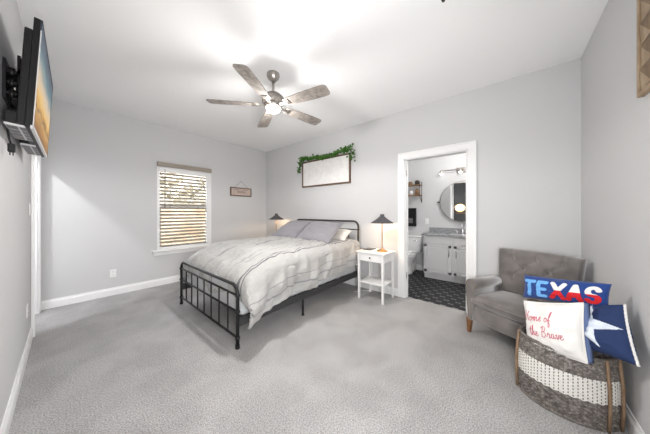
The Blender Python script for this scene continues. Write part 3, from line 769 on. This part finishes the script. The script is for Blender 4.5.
# cushion
b = MB(); nu, nv = 26, 22
def cush(u, v, s):
    x = .01 + u*(HW1-HW0-.19)/2; y = (FY+BK)/2 - .005 + v*(BK-FY)/2
    e = (1-abs(u)**6)*(1-abs(v)**6)
    return Vector((x, y, .36 + s*(.012+.048*max(0, e)**.35) + (s > 0)*.022*(1-u*u)*(1-v*v)))
gs = []
for s in (1, -1):
    g_ = [[b.bm.verts.new(cush(-1+2*i/nu, -1+2*j/nv, s)) for j in range(nv+1)] for i in range(nu+1)]
    gs.append(g_)
    for i in range(nu):
        for j in range(nv):
            b.bm.faces.new((g_[i][j], g_[i+1][j], g_[i+1][j+1], g_[i][j+1])).smooth = True
ring = [(i, 0) for i in range(nu)] + [(nu, j) for j in range(nv)] + [(i, nv) for i in range(nu, 0, -1)] + [(0, j) for j in range(nv, 0, -1)]
for k in range(len(ring)):
    p, q = ring[k], ring[(k+1) % len(ring)]
    b.bm.faces.new((gs[0][p[0]][p[1]], gs[0][q[0]][q[1]], gs[1][q[0]][q[1]], gs[1][p[0]][p[1]])).smooth = True
cu = b.build('seat_cushion', M['velvet'], ch)
b = MB()
for s in (1, -1): b.tube([cush(*((-1+2*i/nu), (-1+2*j/nv)), s) for i, j in ring], .005, 6, closed=True)
b.build('piping', M['velvet'], cu)
# rolled arms
def arm(sx, xo):
    # outline in (x, z) from the outside foot, x grows towards the outside
    o = [(.0, .15), (.0, .46)]
    for i in range(15):
        t = R(200 - i*300/14); o.append((-.012 + .058*math.cos(t)*-1 if False else -.012 - .058*math.cos(t)*-1, .51 + .058*math.sin(t)))
    out = [(-.045, .145), (-.050, .40)]
    cx, cz, rr = -.030, .508, .060
    for i in range(17):
        t = R(215 - i*(215+40)/16); out.append((cx + rr*math.cos(t), cz + rr*math.sin(t)))
    out += [(.010, .44), (.010, .30), (.002, .145)]
    pts = [(xo + sx*u, v) for u, v in out]
    b = MB(); b.prism(pts, 1, FY, BK+.02)
    # bevel the front outline
    fe_ = [e for e in b.bm.edges if all(abs(v.co.y-FY) < 1e-5 for v in e.verts)]
    bmesh.ops.bevel(b.bm, geom=fe_, offset=.012, segments=3, profile=.5, affect='EDGES')
    for f in b.bm.faces: f.smooth = abs(f.normal.y) < .9
    ob = b.build('arm', M['velvet'], ch)
    m = MB()
    for k in range(len(pts)):
        p, q = Vector((pts[k][0], 0, pts[k][1])), Vector((pts[(k+1) % len(pts)][0], 0, pts[(k+1) % len(pts)][1]))
        if k == len(pts)-1: continue
        n_ = max(1, round((q-p).length/.02))
        for i in range(n_):
            c = p.lerp(q, i/n_); cc = Vector((xo - sx*.02, 0, c.z + (.508-c.z)*sstep(.38, .47, c.z))); c = c + (cc-c).normalized()*.014
            m.sphere((c.x, FY+.001, c.z), .0055, 6)
    m.build('nailhead_trim', M['nail'], ob)
arm(1, HW0+.045+.02) if False else None
arm(-1, HW0+.075); arm(1, HW1-.075)
# tufted back: leaning, flaring to the top
buttons = [(-.62, .62), (0, .62), (.62, .62), (-.31, .22), (.31, .22), (-.62, -.18), (0, -.18), (.62, -.18)]
def backpt(u, v, s):
    z = .40 + (v+1)/2*.46
    tt = (v+1)/2
    hw = .290 + .030*tt; cx = .048
    x = cx + u*hw
    lean = .02 + .055*tt
    y = BK - .055 + lean
    z += .012*(1-u*u)*tt
    if s > 0:      # front, towards the sitter
        e = ((1-abs(u)**8)*(1-abs(v)**8))**.4
        bul = .055*e
        for bu, bv in buttons:
            d2 = ((u-bu)*hw)**2 + ((v-bv)*.23)**2
            bul -= .026*math.exp(-d2/.0011)
        # creases between buttons
        for bu, bv in buttons:
            for cu_, cv_ in buttons:
                if (cu_ > bu) and abs(cu_-bu) < .4 and abs(cv_-bv) < .5:
                    pa = Vector((bu*hw, bv*.23)); pb = Vector((cu_*hw, cv_*.23)); pp = Vector((u*hw, v*.23)); ab = pb-pa
                    t = max(0, min(1, (pp-pa).dot(ab)/ab.length_squared)); d = (pp-(pa+ab*t)).length
                    bul -= .007*math.exp(-(d/.010)**2)
        if v > .62:
            for bu in (-.62, 0, .62): bul -= .009*math.exp(-((u-bu)*hw/.010)**2)*sstep(.62, .75, v)
        wing = .045*sstep(.72, 1.0, abs(u))*sstep(0, .5, tt)
        return Vector((x, y - bul - wing*.6, z))
    return Vector((x, y + .03*((1-abs(u)**6)*(1-abs(v)**6))**.4 + .012, z))
b = MB(); nu, nv = 72, 56; gs = []
for s in (1, -1):
    g_ = [[b.bm.verts.new(backpt(-1+2*i/nu, -1+2*j/nv, s)) for j in range(nv+1)] for i in range(nu+1)]; gs.append(g_)
    for i in range(nu):
        for j in range(nv): b.bm.faces.new((g_[i][j], g_[i+1][j], g_[i+1][j+1], g_[i][j+1])).smooth = True
ring = [(i, 0) for i in range(nu)] + [(nu, j) for j in range(nv)] + [(i, nv) for i in range(nu, 0, -1)] + [(0, j) for j in range(nv, 0, -1)]
for k in range(len(ring)):
    p, q = ring[k], ring[(k+1) % len(ring)]
    b.bm.faces.new((gs[0][p[0]][p[1]], gs[0][q[0]][q[1]], gs[1][q[0]][q[1]], gs[1][p[0]][p[1]])).smooth = True
bk = b.build('backrest', M['velvet'], ch)
for bu, bv in buttons:
    p = backpt(bu, bv, 1); b = MB(); b.sphere((p.x, p.y-.002, p.z), .012, 10, (1, .5, 1)); b.build('button', M['velvet'], bk)
b = MB(); soft(b, (HW0+.09, BK-.02, .16), (HW1-.09, BK+.05, .46), .015); b.build('back_base', M['velvet'], ch, smooth=True)
for x in (HW0+.065, HW1-.065):
    for y in (FY+.045, BK+.02):
        bb = bmesh.new(); bmesh.ops.create_cube(bb, size=1)
        for v in bb.verts:
            k = .024 if v.co.z > 0 else .015; sh_ = 0 if v.co.z > 0 else (.02 if y > 0 else -.008)
            v.co = Vector((x + (k if v.co.x > 0 else -k), y + sh_ + (k if v.co.y > 0 else -k), .15 if v.co.z > 0 else 0))
        bmesh.ops.bevel(bb, geom=bb.edges[:], offset=.003, segments=1, affect='EDGES')
        m = MB(); m.merge(bb); m.build('leg', M['leg'], ch)

# ------------------------------------------------------------------ basket
BCX, BCY, BA, BB_, BH = 2.13, -.288, .178, .226, .405
bs = thing('wicker_basket', 'large grey and white striped wicker basket holding the pillows by the right wall', 'basket', (BCX, BCY, 0))
def bask(th, z, off=0):
    t = z/BH; k = 1 + .05*math.sin(t*PI*.9) - .055*t
    return Vector(((BA*k+off)*math.cos(th), (BB_*k+off)*math.sin(th), z))
b = MB(); NTH, rows = 216, 40; NU = 36; vs = []
for j in range(rows*2+1):
    z = .012 + (BH-.02)*j/(rows*2); rw = j//2
    ring_ = []
    for i in range(NTH):
        th = 2*PI*i/NTH
        off = .0042*math.sin(NU*th + PI*(rw % 2)) + (.0028 if j % 2 else -.0028)
        ring_.append(b.bm.verts.new(bask(th, z, off)))
    vs.append(ring_)
for j in range(rows*2):
    fr_ = (j+.5)/(rows*2); mi = 1 if .36 < fr_ < .70 else (2 if hash((j//2*37+11)) % 3 == 0 else 0)
    for i in range(NTH):
        f = b.bm.faces.new((vs[j][i], vs[j][(i+1) % NTH], vs[j+1][(i+1) % NTH], vs[j+1][i])); f.smooth = True; f.material_index = (mi if mi == 1 else (2 if noise.noise(Vector((i*.33, (j//2)*3.7, 0))) > .05 else 0))
    # dark uprights show between the white strands
    if mi == 1:
        pass
body = b.build('woven_body', [M['wickdark'], M['wickwhite'], mat('pale_grey_wicker', (.27, .245, .225), .6, var=.4, vscale=45)], bs)
sm = body.modifiers.new('thick', 'SOLIDIFY'); sm.thickness = .008; sm.offset = -1
b = MB(); b.tube([bask(2*PI*i/60, BH-.006) for i in range(60)], .009, 8, closed=True)
for i in range(120):
    th = 2*PI*i/120; b.tube([bask(th, BH-.014, .010), bask(th+.04, BH+.004, .004), bask(th+.08, BH-.012, -.009)], .0035, 5)
b.build('rim', M['wickdark'], bs)
b = MB(); b.tube([bask(2*PI*i/60, .008) for i in range(60)], .009, 8, closed=True); b.lathe([(0, .006), (1, .006), (1, .012), (0, .012)], n=48, mtx=Matrix.Diagonal((BA*.99, BB_*.99, 1, 1))); b.build('bottom', M['wickdark'], bs)
for th in (R(97), R(-140), R(-116), R(-60), R(20)):
    b = MB(); b.tube([bask(th, .0, .010), bask(th, .12, .011), bask(th, .25, .011), bask(th, BH, .010)], .0085, 8); b.build('cane_bar', M['wickbar'], bs)
# dark upright stakes woven through
b = MB()
for i in range(NU*2):
    th = 2*PI*(i+.5)/(NU*2); b.tube([bask(th, .01, -.001), bask(th, .13, -.001), bask(th, .26, -.001), bask(th, BH-.01, -.001)], .0026, 5)
b.build('stakes', M['wickdark'], bs)

# ------------------------------------------------------------------ cushions in the basket
def in_strokes(x, y, strokes, w_):
    for a, c in strokes:
        ax, ay = a; cx, cy = c; dx, dy = cx-ax, cy-ay; L2 = dx*dx+dy*dy
        t = max(0, min(1, ((x-ax)*dx+(y-ay)*dy)/L2)) if L2 else 0
        if (x-ax-t*dx)**2 + (y-ay-t*dy)**2 < w_*w_: return True
    return False
def arcs(cx, cy, rx, ry, a0, a1, n=10):
    q = [(cx+rx*math.cos(R(a0+(a1-a0)*i/n)), cy+ry*math.sin(R(a0+(a1-a0)*i/n))) for i in range(n+1)]
    return list(zip(q, q[1:]))
def patch(f, inside, nu, nv, name, mats, parent, off=.004, colour=None, u0=-1, u1=1, v0=-1, v1=1):
    b = MB(); cache = {}
    def gv(i, j):
        if (i, j) not in cache: cache[(i, j)] = b.bm.verts.new(f(u0+(u1-u0)*i/nu, v0+(v1-v0)*j/nv, 1, off))
        return cache[(i, j)]
    for i in range(nu):
        for j in range(nv):
            u = u0+(u1-u0)*(i+.5)/nu; v = v0+(v1-v0)*(j+.5)/nv
            if inside(u, v):
                fc = b.bm.faces.new((gv(i, j), gv(i+1, j), gv(i+1, j+1), gv(i, j+1))); fc.smooth = True
                fc.material_index = colour(u, v) if colour else 0
    # short skirt so the patch has thickness
    bd = [e for e in b.bm.edges if len(e.link_faces) == 1]
    r = bmesh.ops.extrude_edge_only(b.bm, edges=bd)
    nrm = (f(0, 0, 1, 1) - f(0, 0, 1, 0))
    for v in [g_ for g_ in r['geom'] if isinstance(g_, bmesh.types.BMVert)]: v.co -= nrm*off*1.5
    return b.build(name, mats, parent, recalc=False)

# star cushion
f, N = pillow_fn((2.27, -.27, .60), (1.985, -.495, .745), (1.80, -.490, .500), (2.09, -.30, .40), .15, seed=11, wr=.011)
st = thing('star_cushion', 'navy cushion with one large white star against the right wall', 'cushion')
pillow_mesh(f, 40, 40, [M['navy']], 'cushion_cover', st)
b = MB(); b.tube([f(1, -1+2*i/30, 1, .002*(i % 2)) for i in range(31)], .006, 6); b.build('piping', M['whiteyarn'], st)
spts = []
for k in range(10):
    rr = .88 if k % 2 == 0 else .36; a = R(90 + 36*k - 16); spts.append((.10+rr*math.cos(a), .03+rr*math.sin(a)))
def in_poly(x, y, P):
    c = False; n = len(P)
    for i in range(n):
        x1_, y1_ = P[i]; x2_, y2_ = P[i-1]
        if (y1_ > y) != (y2_ > y) and x < (x2_-x1_)*(y-y1_)/(y2_-y1_)+x1_: c = not c
    return c
patch(f, lambda u, v: in_poly(u, v, spts), 110, 110, 'star', M['starcloth'], st, .002)

# white embroidered cushion
fh, N = pillow_fn((2.13, -.090, .612), (1.975, -.342, .715), (1.905, -.345, .395), (2.085, -.105, .30), .13, seed=21, wr=.007, pinch=.06)
hm = thing('slogan_cushion', 'white cushion with red script lettering and blue back at the basket front', 'cushion')
pillow_mesh(fh, 40, 40, [M['canvas'], M['chambray']], 'cushion_cover', hm)
b = MB(); b.tube(boundary(fh), .005, 6, closed=True); b.build('piping', M['canvas'], hm)
b = MB(); U_ = (fh(1, 0) - fh(.9, 0)); U_ = (fh(1, 0) - fh(-1, 0)).normalized(); secs = []
for i in range(21):
    v = -1 + i*.1; e = fh(v=v, u=1); k_ = (1-v*v)**.5*.7 + .3
    secs.append([b.bm.verts.new(q_) for q_ in (e, e + U_*.014*k_ - N*.025, e + U_*.010*k_ - N*.05, e - N*.045)])
for A_, B_ in zip(secs, secs[1:]):
    for k_ in range(4): b.bm.faces.new((A_[k_], A_[(k_+1) % 4], B_[(k_+1) % 4], B_[k_])).smooth = True
b.bm.faces.new(secs[0]); b.bm.faces.new(secs[-1]); b.build('gusset', M['chambray'], hm)
def curve(pts, n=6):
    out = []; P_ = [pts[0]] + list(pts) + [pts[-1]]
    for i in range(1, len(P_)-2):
        p0, p1, p2, p3 = P_[i-1:i+3]
        for k in range(n):
            t = k/n; out.append(tuple(.5*(2*p1[c]+(p2[c]-p0[c])*t+(2*p0[c]-5*p1[c]+4*p2[c]-p3[c])*t*t+(3*p1[c]-p0[c]-3*p2[c]+p3[c])*t**3) for c in (0, 1)))
    out.append(pts[-1]); return out
G = {
 'H': (1.0, [[(.05, 0), (.15, .5), (.25, 1.0), (.18, 1.05)], [(.62, 0), (.70, .5), (.82, 1.05)], [(.05, .45), (.4, .55), (.85, .5)]]),
 'o': (.55, [[(.30, .45), (.12, .40), (.05, .15), (.2, 0), (.4, .12), (.40, .38), (.26, .45), (.38, .33), (.58, .36)]]),
 'm': (.95, [[(.0, .25), (.10, .45), (.12, 0), (.2, .35), (.32, .45), (.36, .3), (.36, 0), (.45, .35), (.58, .45), (.64, .3), (.64, .08), (.75, .0), (.92, .2)]]),
 'e': (.5, [[(.0, .15), (.2, .22), (.34, .36), (.24, .46), (.1, .32), (.1, .1), (.25, 0), (.5, .18)]]),
 'f': (.55, [[(0, .1), (.25, .5), (.42, .95), (.33, 1.08), (.22, .8), (.15, .2), (.08, -.4), (.18, -.45), (.28, -.15), (.15, .1), (.45, .2)]]),
 't': (.4, [[(.0, .15), (.2, .6), (.25, .95), (.15, .5), (.12, .1), (.22, 0), (.4, .18)], [(.02, .62), (.4, .68)]]),
 'h': (.6, [[(0, .1), (.22, .6), (.30, 1.0), (.2, 1.02), (.12, .5), (.08, 0), (.18, .35), (.34, .42), (.38, .2), (.42, .02), (.6, .18)]]),
 'B': (.85, [[(.12, 0), (.2, .5), (.28, 1.0)], [(.05, .9), (.35, 1.08), (.62, .95), (.55, .65), (.28, .54), (.6, .48), (.68, .2), (.45, 0), (.05, .04)]]),
 'r': (.45, [[(0, .1), (.14, .5), (.2, .4), (.32, .42), (.28, .12), (.36, .0), (.48, .18)]]),
 'a': (.6, [[(.36, .4), (.2, .45), (.06, .2), (.16, 0), (.32, .15), (.38, .42), (.36, .1), (.46, 0), (.6, .18)]]),
 'v': (.5, [[(0, .3), (.1, .45), (.16, .1), (.24, 0), (.38, .25), (.42, .45), (.52, .36)]]),
 ' ': (.4, []),
}
b = MB()
for txt, x, y, sc in (('Home of', -.86, .22, .30), ('the Brave', -.62, -.36, .30)):
    for ch_ in txt:
        adv, strokes = G[ch_]
        for s in strokes:
            P_ = []
            for (a, c) in curve(s):
                u = x + a*sc*.82; v = y + c*sc*1.25; P_.append(fh(u, v, 1, .001))
            b.tube(P_, .0017, 5)
        x += adv*sc*.82
b.build('embroidered_lettering', M['pink'], hm)

# TEXAS lumbar cushion
fx_, N = pillow_fn((2.255, -.095, .775), (2.045, -.464, .835), (2.03, -.450, .690), (2.24, -.088, .607), .10, seed=31, wr=.004, pinch=.03)
tx = thing('lettered_cushion', 'long royal blue cushion with TEXAS in light blue, white and red letters', 'cushion')
pillow_mesh(fx_, 60, 30, [M['blueyarn']], 'cushion_cover', tx)
letters = {
 'T': ([((-.88, .55), (-.62, .55)), ((-.75, .55), (-.75, -.60))], False),
 'E': ([((-.47, .55), (-.47, -.60)), ((-.47, .55), (-.29, .55)), ((-.47, -.02), (-.31, -.02)), ((-.47, -.60), (-.29, -.60))], False),
 'X': ([((-.12, .57), (.15, -.62)), ((.15, .57), (-.12, -.62))], True),
 'A': ([((.26, -.62), (.385, .55)), ((.385, .55), (.51, -.62)), ((.31, -.27), (.46, -.27))], True),
}
S_ = arcs(.745, .25, .105, .31, 20, 270) + arcs(.745, -.34, .105, .28, 90, -160)
letters['S'] = (S_, True)
for L_, (strk, split) in letters.items():
    # stroke width is measured in true proportion: squeeze v by the cushion's aspect
    asp = .185/.43
    s2 = [((a[0], a[1]*asp), (c[0], c[1]*asp)) for a, c in strk]
    us = [p[0] for sg_ in strk for p in sg_]
    u0, u1 = min(us)-.09, max(us)+.09
    patch(fx_, lambda u, v, s2=s2, asp=asp: in_strokes(u, v*asp, s2, .056), 70, 110, 'letter', [M['ltblue']] if not split else [M['redyarn'], M['whiteyarn']], tx, .005,
          (lambda u, v: 1 if v > .02 else 0) if split else None, u0, u1, -.85, .85)

# ------------------------------------------------------------------ bathroom
va = thing('bathroom_vanity', 'pale grey bathroom vanity cabinet with panelled doors beyond the doorway', 'cabinet', (0, 0, 0))
VY0, VY1, VX = -.35, 1.235, 4.40
b = MB(); b.box((VX, VY0, .10), (BX-.004, VY1, .81)); b.box((VX+.06, VY0, 0), (BX-.016, VY1, .10)); b.build('body', M['cabinet'], va)
def panel_door(y0, y1, z0, z1, hy, nm='door'):
    b = MB(); b.box((VX-.018, y0, z0), (VX, y1, z1), .003)
    b.box((VX-.024, y0+.055, z0+.055), (VX-.017, y1-.055, z1-.055), .006); frame_ = .045
    for (lo, hi) in (((y0, z0), (y0+frame_, z1)), ((y1-frame_, z0), (y1, z1)), ((y0, z0), (y1, z0+frame_)), ((y0, z1-frame_), (y1, z1))): b.box((VX-.024, lo[0], lo[1]), (VX-.017, hi[0], hi[1]), .002)
    d = b.build(nm, M['cabinet'], va)
    b = MB(); b.tube([(VX-.05, hy, z1-.20), (VX-.05, hy, z1-.07)], .006, 8); b.tube([(VX-.05, hy, z1-.18), (VX-.024, hy, z1-.18)], .005, 8); b.tube([(VX-.05, hy, z1-.09), (VX-.024, hy, z1-.09)], .005, 8); b.build('handle', M['nickel'], d)
for (y0, y1, hy) in ((.765, 1.215, .80), (.275, .725, .69), (-.215, .235, -.18)):
    panel_door(y0, y1, .14, .655, hy)
for (y0, y1) in ((.765, 1.215), (.275, .725), (-.215, .235)):
    b = MB(); b.box((VX-.02, y0, .675), (VX, y1, .795), .004); b.build('drawer', M['cabinet'], va)
ct = thing('vanity_countertop', 'speckled grey granite countertop with backsplash on the vanity', 'countertop', (0, 0, 0))
b = MB(); b.box((VX-.035, VY0, .81), (BX, VY1+.035, .838), .004); b.build('slab', M['granite'], ct)
b = MB(); b.box((BX-.022, VY0, .838), (BX-.001, VY1+.035, .935), .003); b.build('backsplash', M['granite'], ct)
b = MB(); b.lathe([(.17, .839), (.18, .842), (.165, .842), (.0, .840)], (4.66, .64, 0), n=30, mtx=Matrix.Diagonal((.9, 1.2, 1, 1))); b.build('sink_basin', M['ceramic'], ct)
fa = thing('sink_faucet', 'chrome faucet standing on the granite vanity counter', 'faucet', (4.87, .66, .8385))
b = MB(); b.lathe([(0, 0), (.024, 0), (.022, .012), (.012, .02), (.012, .10), (0, .10)], n=14); b.tube([(0, 0, .09), (0, 0, .15), (-.03, 0, .185), (-.08, 0, .18), (-.10, 0, .15)], .009, 8); b.build('spout', M['chrome'], fa)
for y in (-.09, .09):
    b = MB(); b.lathe([(0, 0), (.02, 0), (.018, .02), (.009, .03), (.009, .05), (0, .05)], (0, y, 0), n=12); b.tube([(0, y, .048), (-.03, y*1.3, .055)], .006, 8); b.build('handle', M['chrome'], fa)
mi_ = thing('round_mirror', 'round pivoting wall mirror above the bathroom vanity', 'mirror', (BX, .665, 1.455))
rotm = Matrix.Rotation(R(-90), 4, 'Y')
b = MB(); b.lathe([(0, .044), (.388, .044), (.392, .036), (0, .036)], n=64, mtx=rotm); g_ = b.build('mirror_glass', M['mirror'], mi_)
for p_ in g_.data.polygons: p_.use_smooth = False
b = MB(); b.lathe([(.386, .046), (.398, .048), (.402, .036), (.395, .030), (.0, .030)], n=64, mtx=rotm); b.build('mirror_rim', M['nickel'], mi_)
for s in (-1, 1):
    b = MB(); b.tube([(0, s*.43, 0), (-.045, s*.43, 0)], .012, 10); b.tube([(-.04, s*.43, 0), (-.04, s*.395, 0)], .008, 8); b.sphere((-.045, s*.43, 0), .018, 10); b.build('pivot_bracket', M['bronze'], mi_)
vl = thing('vanity_light', 'nickel vanity light bar with bell shades above the round mirror', 'wall light', (BX, .70, 2.07))
b = MB(); b.box((-.03, -.07, -.05), (0, .07, .05), .004); b.build('back_plate', M['nickel'], vl)
b = MB(); b.tube([(-.07, -.33, .01), (-.07, .33, .01)], .008, 8); b.tube([(-.03, 0, .01), (-.07, 0, .01)], .010, 8); b.build('bar', M['nickel'], vl)
for y in (-.33, 0, .33):
    b = MB(); b.lathe([(0, .025), (.018, .025), (.022, .01), (.030, -.01), (.034, -.035), (.030, -.035), (.02, 0), (0, .005)], (-.07, y, 0), n=18); s_ = b.build('shade', M['nickel'], vl)
    b = MB(); b.sphere((-.07, y, -.045), .030, 12, (1, 1, .9)); b.build('bulb', M['vbulb'], s_)
    point_light('vanity_bulb', (-.07, y, -.045), BATH_W, (1, .96, .9), .028, vl)
bl_ = thing('bathroom_fill_light', 'unseen round white ceiling light added to brighten the bathroom', 'ceiling light', (4.0, .2, ZC))  # unseen fixture, added to lift the cabinet and bathroom walls
b = MB(); b.lathe([(0, 0), (.14, 0), (.14, -.02), (0, -.02)]); b.build('mounting_plate', M['plastic'], bl_)
b = MB(); b.lathe([(.13, -.02), (.12, -.05), (.07, -.075), (0, -.085)]); b.build('glass_dome', M['vbulb'], bl_)
point_light('bathroom_fill', (0, 0, -.20), 19, (1, .98, .95), .10, bl_)
# toilet
to = thing('toilet', 'white ceramic toilet beside the vanity, partly hidden by the door frame', 'toilet', (BX, 1.60, 0))
b = MB(); bb = MB(); bb.box((-.215, -.215, .40), (-.02, .215, .72), .03, 4)
for v in bb.bm.verts: v.co.y *= 1 - .12*max(0, (.55-v.co.z)/.15)
b.merge(bb.bm); b.build('tank', M['ceramic'], to, smooth=True)
b = MB(); b.box((-.228, -.23, .718), (-.01, .23, .755), .012, 3); b.build('tank_lid', M['ceramic'], to, smooth=True)
b = MB(); b.lathe([(.0, 0), (.115, 0), (.12, .03), (.10, .10), (.105, .19), (.15, .28), (.185, .36), (.19, .39), (.16, .395), (.13, .30), (0, .22)], (-.42, 0, 0), n=30, mtx=Matrix.Diagonal((1.25, 1, 1, 1))); b.box((-.33, -.10, .0), (-.10, .10, .38), .03, 3); b.build('bowl', M['ceramic'], to)
b = MB(); b.lathe([(0, .415), (.19, .415), (.195, .405), (.195, .395), (0, .395)], (-.42, 0, 0), n=30, mtx=Matrix.Diagonal((1.25, 1, 1, 1))); b.box((-.25, -.14, .395), (-.20, .14, .425), .008); b.build('seat_lid', M['ceramic'], to)
b = MB(); b.tube([(-.222, -.15, .66), (-.235, -.15, .66), (-.24, -.08, .65)], .008, 8); b.build('flush_lever', M['chrome'], to)
# wall shelf with small things
wsf = thing('wall_shelf', 'rustic two tier wood shelf with dark metal ends above the toilet', 'shelf', (BX, 1.70, 1.60))
for z in (.0, .22):
    b = MB(); b.box((-.15, -.27, z), (-.005, .27, z+.025), .002); b.build('shelf_board', M['shelfwood'], wsf)
for y in (-.275, .275):
    b = MB(); b.tube([(-.004, y, -.14), (-.004, y, .30), (-.15, y, .30), (-.15, y, .0), (-.004, y, -.14)], .006, 6); b.tube([(-.15, y, .22), (-.004, y, .22)], .006, 6); b.build('metal_end', M['bronze'], wsf)
def jar(lab, y, z, m, r, h):
    t = thing('jar', lab, 'jar', (BX-.075, y, z), 0, 'small items on the bathroom shelf')
    b = MB(); b.lathe([(0, 0), (r, 0), (r, h*.8), (r*.7, h*.9), (r*.7, h*.92), (0, h*.92)], n=16); b.build('body', m, t)
    b = MB(); b.lathe([(0, h*.92), (r*.75, h*.92), (r*.75, h), (0, h)], n=16); b.build('lid', M['bronze'], t)
jar('brown jar on the lower wood shelf above the toilet, nearest the mirror', 1.50, 1.625, M['shelfwood'], .045, .13)
jar('white jar on the lower wood shelf above the toilet, second from the mirror', 1.62, 1.625, M['ceramic'], .035, .11)
jar('dark jar on the top wood shelf above the toilet, nearest the mirror', 1.50, 1.845, M['bronze'], .045, .09)
jar('tan jar on the top wood shelf above the toilet, second from the mirror', 1.64, 1.845, M['shelfwood'], .04, .07)
fp = thing('black_wall_box', 'black framed wall box hanging under the shelf above the toilet', 'wall box', (BX, 1.665, 1.14))
b = MB(); b.box((-.06, -.13, -.20), (0, .13, .20), .004); b.build('frame', M['blackplastic'], fp)
b = MB(); b.box((-.064, -.07, -.13), (-.058, .07, -.02), .002); b.sphere((-.064, 0, -.05), .035, 10, (.3, 1, 1)); b.build('pale_panel', mat('dim_panel', (.12, .11, .11), .5), fp)

# added out of view: dark panel and glowing bowl to tone the mirror's reflection
wp = thing('mirror_backdrop', 'tall charcoal panel added out of view to darken the round mirror reflection', 'wall panel', (XL, 1.33, 0))
b = MB(); b.box((0, -.33, .60), (.014, .33, 2.48), .002); b.build('board', M['charcoal'], wp)
b = MB(); b.box((.014, -.33, .60), (.022, -.30, 2.48)); b.box((.014, .30, .60), (.022, .33, 2.48)); b.box((.014, -.30, 2.45), (.022, .30, 2.48)); b.box((.014, -.30, .60), (.022, .30, .63)); b.build('frame', M['blackplastic'], wp)
sc_ = thing('mirror_glow_bowl', 'amber glass bowl added out of view to put a warm glow in the round mirror', 'wall light', (XL+.014, 1.45, 1.42))
b = MB(); b.box((0, -.24, -.22), (.030, .12, -.195), .003); b.tube([(.012, 0, -.2), (.012, 0, -.10)], .010, 8); b.build('bracket', M['brass'], sc_)
b = MB(); b.sphere((.0, 0, 0), .17, 20, (.2, 1, .85)); b.build('glass_bowl', M['amber'], sc_)
